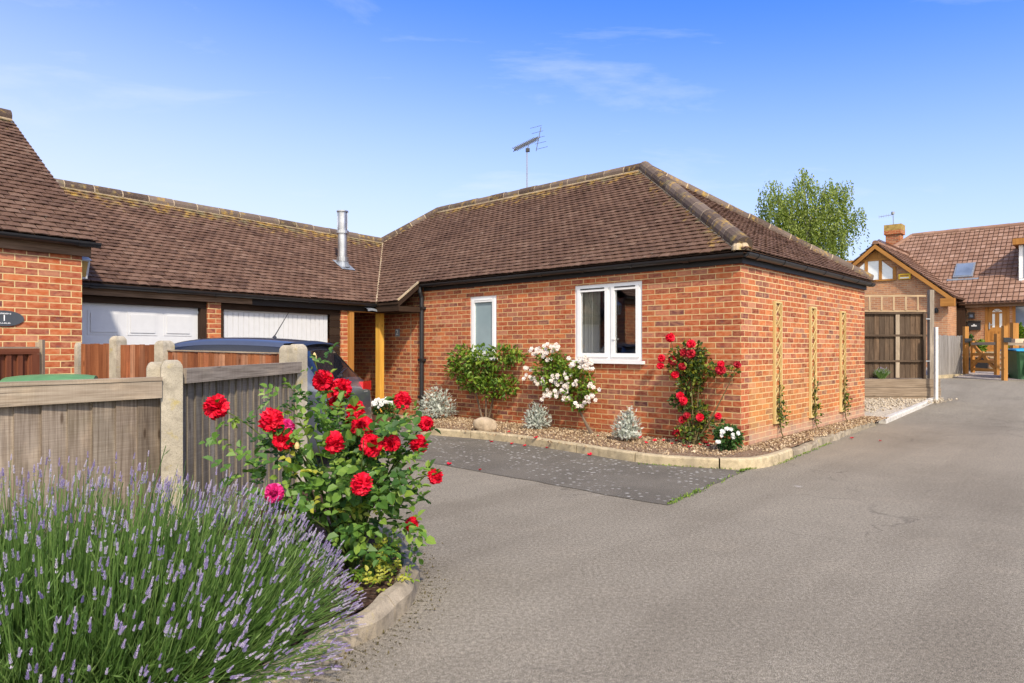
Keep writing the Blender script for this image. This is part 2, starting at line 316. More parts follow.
# ------------------------------------------------------------------ mesh building
class MB:
    def __init__(s): s.v = []; s.f = []; s.uv = []; s.r = []; s.mo = []; s.mi = []
    def face(s, pts, uv=None, r=0.5, mo=0.0, mi=0):
        i = len(s.v); s.v += [tuple(p) for p in pts]; s.f.append(tuple(range(i, i+len(pts))))
        s.uv.append(uv or [(p[0], p[1]) for p in pts]); s.r.append(r); s.mo.append(mo); s.mi.append(mi)
    def obox(s, o, a, b, c, r=None, mode='wood', mi=0, mo=0.0, skip=()):
        """box from corner o with edge vectors a, b, c (right handed)"""
        o, a, b, c = V(o), V(a), V(b), V(c)
        r = R.random() if r is None else r
        off = R.random()*7, R.random()*7
        L = (a.length, b.length, c.length); big = max(range(3), key=lambda k: L[k])
        P = {}
        for i in (0, 1):
            for j in (0, 1):
                for k in (0, 1): P[i, j, k] = (o+a*i+b*j+c*k, (i*L[0], j*L[1], k*L[2]))
        quads = {'-z': [(0,0,0),(0,1,0),(1,1,0),(1,0,0)], '+z': [(0,0,1),(1,0,1),(1,1,1),(0,1,1)], '-y': [(0,0,0),(1,0,0),(1,0,1),(0,0,1)],
                 '+y': [(1,1,0),(0,1,0),(0,1,1),(1,1,1)], '-x': [(0,1,0),(0,0,0),(0,0,1),(0,1,1)], '+x': [(1,0,0),(1,1,0),(1,1,1),(1,0,1)]}
        for key, q in quads.items():
            if key in skip: continue
            ax = 'xyz'.index(key[1])
            oth = [k for k in range(3) if k != ax]
            if mode == 'wood':
                v_ax = big if big in oth else oth[1]; u_ax = [k for k in oth if k != v_ax][0]
                uv = [(P[t][1][u_ax]+off[0], P[t][1][v_ax]+off[1]) for t in q]
            else:
                pts = [P[t][0] for t in q]
                uv = [((p.y if ax == 0 else p.x), (p.y if ax == 2 else p.z)) for p in pts]
            s.face([P[t][0] for t in q], uv, r, mo, mi)
    def box(s, x0, x1, y0, y1, z0, z1, **k): s.obox((x0, y0, z0), (x1-x0, 0, 0), (0, y1-y0, 0), (0, 0, z1-z0), **k)
    def beam(s, A, B, w, h, up=(0, 0, 1), **k):
        A, B = V(A), V(B); d = B-A; side = d.cross(V(up)).normalized(); u = side.cross(d).normalized()
        # length axis d, width axis side, height axis u ; a x b = c
        s.obox(A-side*w/2-u*h/2, side*w, d, u*h, **k) if False else s.obox(A+side*w/2-u*h/2, d, -side*w, u*h, **k)
    def tube(s, pts, rad_, n=6, r=None, caps=True, mo=0.0):
        pts = [V(p) for p in pts]; r = R.random() if r is None else r
        if not hasattr(rad_, '__len__'): rad_ = [rad_]*len(pts)
        rings = []; L = 0; prev = None
        ref = V((0.31, 0.2, 0.93))
        for i, p in enumerate(pts):
            d = (pts[min(i+1, len(pts)-1)]-pts[max(i-1, 0)])
            if d.length < 1e-9: d = V((0, 0, 1))
            d.normalize()
            if prev is None:
                x = d.cross(ref if abs(d.dot(ref)) < .95 else V((1, 0, 0))).normalized()
            else:
                x = (prev-d*prev.dot(d)).normalized()
            prev = x; y = d.cross(x)
            if i: L += (p-pts[i-1]).length
            rings.append(([p+(x*math.cos(2*math.pi*k/n)+y*math.sin(2*math.pi*k/n))*rad_[i] for k in range(n)], L, rad_[i]))
        for i in range(len(rings)-1):
            (a, la, ra), (b, lb, rb) = rings[i], rings[i+1]
            for k in range(n):
                k2 = (k+1) % n; w = 2*math.pi*max(ra, rb)/n
                s.face([a[k], a[k2], b[k2], b[k]], [(k*w, la), ((k+1)*w, la), ((k+1)*w, lb), (k*w, lb)], r, mo)
        if caps:
            s.face(list(reversed(rings[0][0])), None, r, mo); s.face(rings[-1][0], None, r, mo)
    def lathe(s, c, prof, n=20, r=.5):
        c = V(c)
        for (r0, z0), (r1, z1) in zip(prof, prof[1:]):
            for k in range(n):
                a, b = 2*math.pi*k/n, 2*math.pi*(k+1)/n
                q = [c+V((math.cos(a)*r0, math.sin(a)*r0, z0)), c+V((math.cos(b)*r0, math.sin(b)*r0, z0)),
                     c+V((math.cos(b)*r1, math.sin(b)*r1, z1)), c+V((math.cos(a)*r1, math.sin(a)*r1, z1))]
                if r0 < 1e-6: q = q[1:]
                elif r1 < 1e-6: q = q[:3]
                s.face(q, [(0, 0)]*len(q), r)
    def leaf(s, p, d, nrm, L, W, r=None, fold=.25):
        d = d.normalized(); side = d.cross(nrm)
        if side.length < 1e-4: side = d.cross(V((1, .3, .2)))
        side.normalize(); n = side.cross(d)
        r = R.random() if r is None else r
        m = p+d*L*.5
        t = p+d*L-n*L*.10
        a1 = p+d*L*.30+side*W*.46+n*W*fold; a2 = p+d*L*.68+side*W*.40+n*W*fold*.7
        b1 = p+d*L*.30-side*W*.46+n*W*fold; b2 = p+d*L*.68-side*W*.40+n*W*fold*.7
        s.face([p, a1, a2, t], None, r); s.face([p, t, b2, b1], None, r)
    def kite(s, p, d, nrm, L, W, r=None):
        d = d.normalized(); side = d.cross(nrm)
        if side.length < 1e-4: side = d.cross(V((1, .3, .2)))
        side.normalize(); r = R.random() if r is None else r
        s.face([p, p+d*L*.45+side*W*.5, p+d*L, p+d*L*.45-side*W*.5], None, r)
    def build(s, name, mat, parent=None, clips=None, smooth=False, weld=False, bevel=0.0):
        me = bpy.data.meshes.new(name)
        me.from_pydata(s.v, [], s.f)
        ul = me.uv_layers.new(name='UVMap'); k = 0
        flat = []
        for u in s.uv:
            for q in u: flat += [q[0], q[1]]
        ul.data.foreach_set('uv', flat)
        at_ = me.attributes.new('rnd', 'FLOAT', 'FACE'); at_.data.foreach_set('value', s.r)
        if any(s.mo):
            at2 = me.attributes.new('moss', 'FLOAT', 'FACE'); at2.data.foreach_set('value', s.mo)
        mats = mat if isinstance(mat, (list, tuple)) else [mat]
        for m in mats: me.materials.append(m)
        me.polygons.foreach_set('material_index', s.mi)
        if clips or weld:
            bm = bmesh.new(); bm.from_mesh(me)
            if weld: bmesh.ops.remove_doubles(bm, verts=bm.verts, dist=1e-4)
            for co, no in (clips or []):
                bmesh.ops.bisect_plane(bm, geom=bm.verts[:]+bm.edges[:]+bm.faces[:], plane_co=co, plane_no=no, clear_outer=True, dist=1e-5)
            bm.to_mesh(me); bm.free()
        if smooth: me.polygons.foreach_set('use_smooth', [True]*len(me.polygons))
        me.update()
        o = bpy.data.objects.new(name, me); COL.objects.link(o)
        if parent is not None: o.parent = parent
        if bevel:
            b = o.modifiers.new('bevel', 'BEVEL'); b.width = bevel; b.segments = 2; b.limit_method = 'ANGLE'
        return o

def tag(o, label=None, cat=None, group=None, kind=None):
    if label: o['label'] = label
    if cat: o['category'] = cat
    if group: o['group'] = group
    if kind: o['kind'] = kind
    return o
def thing(name, label, cat, loc=(0, 0, 0), rz=0.0, group=None):
    o = bpy.data.objects.new(name, None); COL.objects.link(o); o.empty_display_size = .2
    o.location = loc; o.rotation_euler = (0, 0, rz); return tag(o, label, cat, group)
def struct(name, mb, mat, **k): return tag(mb.build(name, mat, **k), kind='structure')
def copy_tree(o, parent=None):
    c = o.copy(); COL.objects.link(c)
    if parent is not None: c.parent = parent
    for ch in list(o.children): copy_tree(ch, c)
    return c

class Frame:                              # local axes of a building: x to the right along its front, y into it
    def __init__(s, x, y, rz):
        s.o = V((x, y, 0)); s.rz = rz; s.x = V((math.cos(rz), math.sin(rz), 0)); s.y = V((-math.sin(rz), math.cos(rz), 0))
    def w(s, x, y, z=0): return s.o+s.x*x+s.y*y+V((0, 0, z))
    def l(s, p): d = V(p)-s.o; return V((d.dot(s.x), d.dot(s.y), p[2]))
    def ray(s, px, py):                  # camera ray in local coordinates: origin, direction
        o = V((0, 0, H)); d = V(((px-CX)/F, 1, -(py-HOR)/F))
        return s.l(o), V((d.dot(s.x), d.dot(s.y), d.z))
    def on_y(s, px, py, y):              # point of the plane y = const seen there
        o, d = s.ray(px, py); t = (y-o.y)/d.y; return o+d*t
    def on_x(s, px, py, x):
        o, d = s.ray(px, py); t = (x-o.x)/d.x; return o+d*t
    def on_plane(s, px, py, co, no):
        o, d = s.ray(px, py); t = (V(co)-o).dot(V(no))/d.dot(V(no)); return o+d*t

def wall(mb, T, u0, u1, z0, z1, t0, t1, holes=(), r=.5):
    """wall panel in the (u, z) plane with thickness t0..t1; T(u, t, z) -> local point; rectangular holes (u0,u1,z0,z1)"""
    us = sorted({u0, u1} | {h[0] for h in holes} | {h[1] for h in holes}); zs = sorted({z0, z1} | {h[2] for h in holes} | {h[3] for h in holes})
    def solid(i, j):
        if not (0 <= i < len(us)-1 and 0 <= j < len(zs)-1): return False
        a, b = (us[i]+us[i+1])/2, (zs[j]+zs[j+1])/2
        return not any(h[0] < a < h[1] and h[2] < b < h[3] for h in holes)
    for i in range(len(us)-1):
        for j in range(len(zs)-1):
            if not solid(i, j): continue
            a, b, c, d = us[i], us[i+1], zs[j], zs[j+1]
            mb.face([T(a, t0, c), T(b, t0, c), T(b, t0, d), T(a, t0, d)], [(a, c), (b, c), (b, d), (a, d)], r)
            mb.face([T(b, t1, c), T(a, t1, c), T(a, t1, d), T(b, t1, d)], [(b, c), (a, c), (a, d), (b, d)], r)
            if not solid(i-1, j): mb.face([T(a, t1, c), T(a, t0, c), T(a, t0, d), T(a, t1, d)], [(t1, c), (t0, c), (t0, d), (t1, d)], r)
            if not solid(i+1, j): mb.face([T(b, t0, c), T(b, t1, c), T(b, t1, d), T(b, t0, d)], [(t0, c), (t1, c), (t1, d), (t0, d)], r)
            if not solid(i, j-1): mb.face([T(a, t0, c), T(a, t1, c), T(b, t1, c), T(b, t0, c)], [(a, t0), (a, t1), (b, t1), (b, t0)], r)
            if not solid(i, j+1): mb.face([T(a, t0, d), T(b, t0, d), T(b, t1, d), T(a, t1, d)], [(a, t0), (b, t0), (b, t1), (a, t1)], r)

def roof_tiles(mb, P0, ax, up, W, L, tw=.15, g=.108, th=.0135, moss=None, gap=.004, side=True, jit=.003, stag=.5):
    P0, ax, up = V(P0), V(ax).normalized(), V(up).normalized(); n = ax.cross(up).normalized()
    rows = int(L/g)+1; cols = int(W/tw)+2
    for j in range(rows):
        sh = (j % 2)*stag*tw+R.uniform(-.006, .006)*(stag > 0)
        rowr = R.uniform(-.10, .10)
        for i in range(-1, cols):
            a0 = i*tw+sh+gap; a1 = a0+tw-gap*2
            if a1 < 0 or a0 > W: continue
            a0 = max(a0, 0); a1 = min(a1, W)
            if a1-a0 < .01: continue
            v0 = j*g+R.uniform(-jit, jit); v1 = v0+g*1.25
            k = th*(1.9+R.uniform(-.25, .35)); k2 = k+R.uniform(-.002, .002)
            p = lambda a, v, h: P0+ax*a+up*v+n*h
            A, B, C, D = p(a0, v0, k), p(a1, v0, k2), p(a1, v1, .5*th), p(a0, v1, .5*th)
            E, G = p(a0, v0, k-th), p(a1, v0, k2-th)
            r = min(1, max(0, R.random()+rowr)); mo = 0.0
            if moss: mo = moss((A+C)/2)
            if side:                      # plain tiles are cambered: the middle of the lower edge stands proud
                am = (a0+a1)/2; cb = R.uniform(.003, .007)
                Mf, Mb, Me = p(am, v0-.002, k+cb), p(am, v1, .5*th+cb*.6), p(am, v0, k+cb-th)
                mb.face([A, Mf, Mb, D], None, r, mo); mb.face([Mf, B, C, Mb], None, r, mo)
                mb.face([E, Me, Mf, A], None, r*.8, mo); mb.face([Me, G, B, Mf], None, r*.8, mo)
            else:
                mb.face([A, B, C, D], None, r, mo); mb.face([E, G, B, A], None, r*.8, mo)
            if side:
                mb.face([E, A, D], None, r*.8, mo); mb.face([B, G, C], None, r*.8, mo)

def caps(mb, mortar, A, B, r0=.105, seg=.44, n=8, sq=1.0, moss=.62):
    """half round ridge or hip tiles from A to B and the mortar in their joints"""
    A, B = V(A), V(B); d = (B-A); Lt = d.length; d.normalize(); side = d.cross(V((0, 0, 1))).normalized(); up = side.cross(d)
    k = max(1, round(Lt/seg)); s = Lt/k
    for i in range(k):
        a = A+d*(i*s+.008); b = A+d*((i+1)*s-.008); q0 = r0*R.uniform(.97, 1.02); q1 = q0*1.035; dz = R.uniform(-.006, .006)
        r = R.random()
        def ring(c, q): return [c+side*math.cos(math.radians(-18+216*t/n))*q+up*(math.sin(math.radians(-18+216*t/n))*q*sq+dz) for t in range(n+1)]
        ra, rb = ring(a, q0), ring(b, q1)
        for t in range(n): mb.face([ra[t], rb[t], rb[t+1], ra[t+1]], None, r, moss)
        mb.face(ra, None, r, moss); mb.face(list(reversed(rb)), None, r, moss)
        # joint
        c0, c1 = A+d*((i+1)*s-.012), A+d*((i+1)*s+.012)
        if i < k-1:
            ma, mc = ring(c0, q0*1.0), ring(c1, q0*1.0)
            for t in range(n): mortar.face([ma[t], mc[t], mc[t+1], ma[t+1]])
        # bedding along both sides
        for sg in (-1, 1):
            o = a+side*sg*r0*.97-up*r0*.42
            mortar.obox(o-side*.010*sg-up*.03, d*(s-.016), side*.020*sg, up*.035, mode='wood')

def gutter(parent, A, B, r=.055, mat=None):
    A, B = V(A), V(B); d = (B-A).normalized(); side = d.cross(V((0, 0, 1))).normalized(); up = V((0, 0, 1))
    mb = MB(); n = 8
    def arc(c, q, i0=0): return [c+side*math.cos(math.pi+math.pi*t/n)*q+up*math.sin(math.pi+math.pi*t/n)*q for t in range(n+1)]
    a, b, a2, b2 = arc(A, r), arc(B, r), arc(A, r*.88), arc(B, r*.88)
    for t in range(n):
        mb.face([a[t], b[t], b[t+1], a[t+1]]); mb.face([b2[t], a2[t], a2[t+1], b2[t+1]])
        mb.face([a[t+1], a2[t+1], a2[t], a[t]]); mb.face([b[t], b2[t], b2[t+1], b[t+1]])
    for p, q, p2, q2 in ((a[0], b[0], a2[0], b2[0]), (a[n], b[n], a2[n], b2[n])):
        mb.face([p, p2, q2, q])
    mb.face(a); mb.face(list(reversed(b)))
    g = mb.build('gutter', mat or M['black'], parent)
    # clips and unions
    L = (B-A).length; k = 0
    x = .35
    while x < L-.1:
        c = A+d*x; w = .02 if k % 3 else .05
        p, q = arc(c-d*w, r*1.12), arc(c+d*w, r*1.12)
        cb = MB()
        for t in range(n): cb.face([p[t], q[t], q[t+1], p[t+1]])
        cb.face(p); cb.face(list(reversed(q))); cb.build('gutter_clip', mat or M['black'], g)
        x += .85; k += 1
    return g

def text_mesh(name, txt, size, mat, parent, loc, rot, depth=.002):
    cu = bpy.data.curves.new(name, 'FONT'); cu.body = txt; cu.size = size; cu.extrude = depth; cu.align_x = 'CENTER'; cu.align_y = 'CENTER'
    o = bpy.data.objects.new(name+'_tmp', cu); COL.objects.link(o)
    bpy.context.view_layer.update()
    me = bpy.data.meshes.new_from_object(o.evaluated_get(bpy.context.evaluated_depsgraph_get()))
    bpy.data.objects.remove(o)
    me.materials.clear(); me.materials.append(mat); me.name = name
    ob = bpy.data.objects.new(name, me); COL.objects.link(ob); ob.parent = parent; ob.location = loc; ob.rotation_euler = rot
    return ob

# ------------------------------------------------------------------ the setting: ground, road, pad
RZ = math.atan2(-.6782, .7349)
B = Frame(2.905, 8.50, RZ)               # bungalow, origin at its near corner
RG = math.atan2(.817, .5768)             # garage and the house beside it
def grid(x0, x1, y0, y1, step, zf, inside=None):
    mb = MB(); nx = int((x1-x0)/step); ny = int((y1-y0)/step)
    for i in range(nx):
        for j in range(ny):
            a, b, c, d = x0+i*step, x0+(i+1)*step, y0+j*step, y0+(j+1)*step
            mb.face([(a, c, zf(a, c)), (b, c, zf(b, c)), (b, d, zf(b, d)), (a, d, zf(a, d))])
    return mb
g = grid(-400, 400, -400, 400, 40, lambda x, y: -.035+hill(x, y)*(1 if y > 20 else 0))
g = MB()
ys = [-400, -40, -8, 0, 4, 8, 10, 11.5]+[11.5+.5*i for i in range(1, 21)]+[26, 40, 400]
xs = [-400, -60, -20, -8, 0, 8, 16, 24, 40, 80, 400]
for xa, xb in zip(xs, xs[1:]):
    for ya, yb in zip(ys, ys[1:]):
        g.face([(x, y, hill(x, y)-.03) for x, y in ((xa, ya), (xb, ya), (xb, yb), (xa, yb))])
struct('ground', g, M['grass'], weld=True, smooth=True)
g = MB()
ys = [-8, 0, 4, 8, 11.5]+[11.5+.5*i for i in range(1, 24)]
xs = [-9, -4, 0, 4, 8, 12, 16, 20, 26, 34]
for xa, xb in zip(xs, xs[1:]):
    for ya, yb in zip(ys, ys[1:]):
        g.face([(x, y, hill(x, y)) for x, y in ((xa, ya), (xb, ya), (xb, yb), (xa, yb))])
struct('road', g, M['road'], weld=True, smooth=True)
# ------------------------------------------------------------------ the bungalow
LW, DP, BED = 6.30, 5.38, .10            # front length, depth, soil level
EZ, OV = 2.575, .14                      # eave height and overhang
WT = 2.50                                # wall top (behind the fascia)
RY, RXP, RZT = 2.69, -3.06, 4.72         # ridge: set-back, near end, height
RXL = -8.85
pf = (RZT-EZ)/(RY+OV); ph = (RZT-EZ)/(-RXP+OV)
bung = thing('brick_bungalow', 'low red brick bungalow with hipped brown tiled roof and white framed windows on its front', 'house', B.o, RZ)

# openings read off the wall plane
def xz(px, py, y=0.0): p = B.on_y(px, py, y); return p.x, p.z
bx0, bz1 = xz(574.6, 288.5); bx1, _ = xz(642, 283); _, bz0 = xz(644, 361)
sx0, sz1 = xz(470, 297); sx1, _ = xz(496.5, 294); sz0 = bz0+.02
bz1 = 2.305; sz1 = 2.255
LEFTX = -8.6
mb = MB()
wall(mb, lambda u, t, z: (u, t, z), LEFTX, 0, -.05, WT, 0, .25, [(bx0, bx1, bz0, bz1), (sx0, sx1, sz0, sz1)])
mb.build('front_wall', M['brick'], bung)
mb = MB()
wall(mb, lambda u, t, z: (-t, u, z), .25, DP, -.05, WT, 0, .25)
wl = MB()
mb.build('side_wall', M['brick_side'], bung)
mb = MB(); mb.box(-.30, .0, 0, .25, 0, 0, mode='brick')
mb = MB()
wall(mb, lambda u, t, z: (u, t, z), LEFTX-2.0, -.25, -.05, WT, DP-.25, DP)
wall(mb, lambda u, t, z: (t, u, z), .25, DP-.25, -.05, WT, LEFTX-2.0, LEFTX-1.75)
mb.build('back_wall', M['brick'], bung)
# rooms behind the glass
mb = MB()
mb.box(LEFTX-1.7, -.26, .26, DP-.26, .15, .2); mb.box(LEFTX-1.7, -.26, 2.6, 2.62, .2, 2.44); mb.box(LEFTX-1.7, -.26, .26, DP-.26, 2.44, 2.48)
mb.build('room', M['room'], bung)

def casement(name, x0, x1, z0, z1, lights, parent, pane_m, y=.018, label=None):
    f = MB(); w = .062
    f.box(x0, x1, y, y+.07, z1-w, z1); f.box(x0, x1, y, y+.07, z0, z0+w)
    f.box(x0, x0+w, y+.001, y+.069, z0+w, z1-w); f.box(x1-w, x1, y+.001, y+.069, z0+w, z1-w)
    n = len(lights)-1
    for q in lights[1:-1]: f.box(q-.04, q+.04, y+.001, y+.069, z0+w, z1-w)
    root = f.build(name, M['upvc'], parent, bevel=.004)
    for a, b in zip(lights, lights[1:]):
        a2 = a+(w if a == lights[0] else .04); b2 = b-(w if b == lights[-1] else .04)
        s = MB(); q = .045; ya, yb = y-.018, y+.05
        s.box(a2-.012, b2+.012, ya, yb, z1-w-q, z1-w+.012); s.box(a2-.012, b2+.012, ya, yb, z0+w-.012, z0+w+q)
        s.box(a2-.012, a2+q, ya+.001, yb-.001, z0+w+q, z1-w-q); s.box(b2-q, b2+.012, ya+.001, yb-.001, z0+w+q, z1-w-q)
        s.build('sash', M['upvc'], root, bevel=.005)
        p = MB(); p.box(a2+q-.003, b2-q+.003, y+.012, y+.018, z0+w+q-.003, z1-w-q+.003); p.build('pane', pane_m, root)
        v = MB(); v.box(a2+.05, b2-.05, ya-.006, ya-.001, z1-w-.012, z1-w+.004); v.build('trickle_vent', M['black'] if n > 1 else M['upvc'], root)
    return root
bm_ = (bx0+bx1)/2
win = casement('window', bx0, bx1, bz0, bz1, [bx0, xz(609.3, 320)[0], bx1], bung, M['glass'])
s = MB(); s.box(bx0-.02, bx1+.05, -.055, .05, bz0-.045, bz0-.001); s.build('sill', M['upvc'], win, bevel=.006)
s = MB(); hx = xz(613.6, 329)[0]; s.box(hx-.012, hx+.012, .005, .025, 1.42, 1.58); s.box(hx-.014, hx+.03, -.012, .006, 1.47, 1.495); s.build('window_handle', M['upvc'], win, bevel=.005)
# curtain, hanging in folds
c = MB(); n = 40; cx0, cx1 = bx0+.05, bx0+.36
pp = [(cx0+(cx1-cx0)*i/n, .13+.030*math.sin(i*1.15)+.012*math.sin(i*2.7)) for i in range(n+1)]
for (a, ya), (b, yb) in zip(pp, pp[1:]): c.face([(a, ya, .7), (b, yb, .7), (b, yb, 2.4), (a, ya, 2.4)])
c.build('curtain', M['curtain'], win)
win2 = casement('window', sx0, sx1, sz0, sz1, [sx0, sx1], bung, M['frosted'])
s = MB(); s.box(sx0-.03, sx1+.03, -.05, .05, sz0-.045, sz0-.001); s.build('sill', M['upvc'], win2, bevel=.006)

# roof
ax = V((1, 0, 0)); upf = V((0, RY+OV, RZT-EZ)).normalized()
def mossf(p):
    d = (RZT-p.z)/.5
    m = max(0, 1-d/1.0)
    # beside the near hip
    t = (p.x-OV)/(RXP-OV); hp = abs((-OV+(RY+OV)*t)-p.y) if 0 <= t <= 1 else 9
    m = max(m, .85*max(0, 1-hp/.65))
    return m*.9
# vertical clipping planes: near hip, valley and far left hip
hip_dir = V((RXP-OV, RY+OV, 0)); hn = V((hip_dir.y, -hip_dir.x, 0)).normalized()    # points to the right
if hn.x < 0: hn = -hn
JZ = 3.93; JY = (JZ-EZ)/pf-OV
J = B.on_y(383, 238, JY); J.z = JZ
Jw = B.w(J.x, J.y, JZ)
GZ = 2.20                                # garage eave
Kw = at(368, 302.5, F*(GZ-H)/(HOR-302.5)); 
dG = V((math.cos(RG), math.sin(RG), 0)); yG = V((-math.sin(RG), math.cos(RG), 0))
gw = (Jw-Kw).dot(yG)                     # half depth of the garage roof
pg = (JZ-GZ)/gw
nB = B.x.cross((B.y*(RY+OV)+V((0, 0, RZT-EZ)))).normalized()
nGp = dG.cross((yG*gw+V((0, 0, JZ-GZ)))).normalized()
vd = nB.cross(nGp); vd *= (1 if vd.z < 0 else -1); vd.normalize()
Vb = Jw+vd*((JZ-GZ)/-vd.z)               # foot of the valley
print('valley foot', (Vb.x/Vb.y*F+CX, HOR-(Vb.z-H)/Vb.y*F), 'K', Kw, 'half depth', gw, 'pitch', pg, pf)
Vl, Jl = B.l(Vb), B.l(Jw)
vdir = V((Vl.x-Jl.x, Vl.y-Jl.y, 0)); vn = V((-vdir.y, vdir.x, 0)).normalized()
if vn.x > 0: vn = -vn                    # outer side = left of the valley
hl = V((RXL-Jl.x, RY-Jl.y, 0)); hln = V((-hl.y, hl.x, 0)).normalized()
if hln.x > 0: hln = -hln
X_EXT = -6.22
roof_clips = [((OV, -OV, 0), hn), ((RXL, RY, 0), hln), ((Jl.x, Jl.y, 0), vn)]
W0 = -10.4
mb = MB(); mb2 = MB()
roof_tiles(mb, (W0, -OV, EZ), ax, upf, OV-W0, (RZT-EZ)/upf.z, moss=mossf)
ext = .49
roof_tiles(mb2, V((W0, -OV, EZ))-upf*ext/upf.y*1.0, ax, upf, X_EXT-W0, ext/upf.y, moss=None)
deck = MB()
e0 = -OV-ext
deck.face([(W0, -OV, EZ-.012), (OV, -OV, EZ-.012), (OV, RY, RZT-.012), (W0, RY, RZT-.012)])
deck.face([(W0, -OV, EZ-.045), (OV, -OV, EZ-.045), (OV, RY, RZT-.045), (W0, RY, RZT-.045)])
roof = mb.build('roof', M['tile_dark'], bung, clips=roof_clips)
deck.build('roof_deck', M['browntimber'], roof, clips=roof_clips)
mb2.build('porch_tiles', M['tile_dark'], roof, clips=[((Jl.x, Jl.y, 0), vn)])
d2 = MB(); ez2 = EZ-ext*pf
d2.obox((W0, e0, ez2-.05), (X_EXT-W0, 0, 0), (0, ext, ext*pf), (0, 0, .035)); d2.build('porch_deck', M['browntimber'], roof, clips=[((Jl.x, Jl.y, 0), vn)])
# right hip end
mb = MB(); uph = V((RXP-OV, 0, RZT-EZ)).normalized()
hc = [((OV, -OV, 0), -hn)]
HB = DP+OV
hip2 = V((RXP-OV, RY-HB, 0)); hn2 = V((-hip2.y, hip2.x, 0)).normalized()
if hn2.y < 0: hn2 = -hn2
hc.append(((OV, HB, 0), hn2))
roof_tiles(mb, (OV, -OV, EZ), (0, 1, 0), uph, HB+OV, (RZT-EZ)/abs(uph.z), moss=mossf)
mb.build('hip_end', M['tile'], roof, clips=hc)
mb = MB(); mb.face([(OV, -OV, EZ-.012), (OV, HB, EZ-.012), (RXP, RY, RZT-.012)])
# rear slope and left hip (plain decks under the tiles nobody sees from the lane)
mb.face([(OV, HB, EZ), (W0, HB, EZ), (RXL, RY, RZT), (RXP, RY, RZT)])
mb.face([(RXL, RY, RZT-.01), (RXL-2.8, HB, EZ), (RXL-2.8, -OV, EZ)])
mb.build('rear_slope', M['tile_dark'], roof)
cm = MB()
rc = MB(); caps(rc, cm, (RXL, RY, RZT+.0), (RXP+.05, RY, RZT+.0)); rc.build('ridge_cap', M['ridge'], roof)
rc = MB(); caps(rc, cm, (OV-.06, -OV+.055, EZ+.055), (RXP, RY, RZT+.02), r0=.112); rc.build('hip_cap', M['ridge'], roof)
rc = MB(); caps(rc, cm, (OV-.06, HB-.055, EZ+.04), (RXP, RY, RZT+.0), r0=.105); rc.build('hip_cap', M['ridge'], roof)
rc = MB(); caps(rc, cm, (Jl.x, Jl.y, JZ+.02), (RXL, RY, RZT), r0=.105); rc.build('hip_cap', M['ridge'], roof)
# white mortar plug that closes the hip over the corner
pl = MB()
for sx, sy in ((-.075, .015), (.02, .10)):
    pl.lathe((OV-.09+sx*.6, -OV+.015+sy*.6, EZ+.02), [(0, .085), (.045, .07), (.07, .03), (.072, -.02)], 10)
pl.build('mortar_plug', M['mortar'], roof)
# valley mortar and porch verge
d = (Vl-Jl); d.normalize()
vm = MB()
vm.tube([Jl+V((0, 0, .01)), Vl+V((0, 0, .012))], .022, 6)
a = V((X_EXT, -OV, EZ+.02)); b = V((X_EXT, e0, ez2+.02))
cm.build('ridge_mortar', M['mortar'], roof)
vm.build('valley_mortar', M['mortar'], roof)
vm = MB(); vm.beam(a, b, .035, .028); vm.build('verge_mortar', M['mortar'], roof)
# fascia, gutters, soffits, downpipe
f = MB(); f.box(X_EXT+.02, .0, -.028, -.001, 2.425, 2.565); f.box(.001, .03, -.028, DP+.02, 2.425, 2.565)
f.build('fascia', M['fascia'], bung)
gy = -.095
gutter(bung, (X_EXT+.06, gy, 2.545), (.085, gy, 2.545), .058)
gutter(bung, (.095, gy-.0, 2.5451), (.095, DP+.15, 2.5451), .058)
f = MB(); f.box(X_EXT-1.15, X_EXT, e0+.02, e0+.045, ez2-.17, ez2-.03); f.obox((X_EXT-.02, e0+.045, ez2-.17), (.02, 0, 0), (0, ext+.05, 0), (0, 0, .09))
f.obox((X_EXT-.018, e0+.045, ez2-.08), (.016, 0, 0), (0, ext, ext*pf), (0, 0, .06))
f.box(X_EXT-1.2, X_EXT, e0+.045, -.001, ez2-.18, ez2-.165)
f.build('porch_soffit', M['browntimber'], bung)
dpx = B.on_y(421.5, 350, -.06).x
f = MB(); f.tube([(dpx, gy, 2.50), (dpx, gy, 2.40), (dpx, -.055, 2.30), (dpx, -.055, .12)], .042, 10)
dpo = f.build('downpipe', M['black'], bung, smooth=True)
for z in (2.08, 1.1, .4):
    f = MB(); f.box(dpx-.062, dpx+.062, -.105, -.001, z, z+.05); f.build('pipe_clip', M['black'], dpo)
# pale movement joint left of the downpipe
jx = B.on_y(411, 350, 0).x
f = MB(); f.box(jx-.008, jx+.008, -.003, .01, .12, 2.1); f.build('movement_joint', M['mortar'], bung)

# house number 2
p = B.on_y(397.8, 332.6, 0)
no = thing('house_number', 'small grey square house number plate on the brick beside the timber porch', 'sign', B.w(p.x, -.012, p.z), RZ)
q = MB(); q.box(-.068, .068, -.004, .008, -.075, .075); q.build('plate', M['lead'], no, bevel=.004)
text_mesh('digit', '2', .15, M['white_paint'], no, (.0, -.007, 0), (math.pi/2, 0, 0))

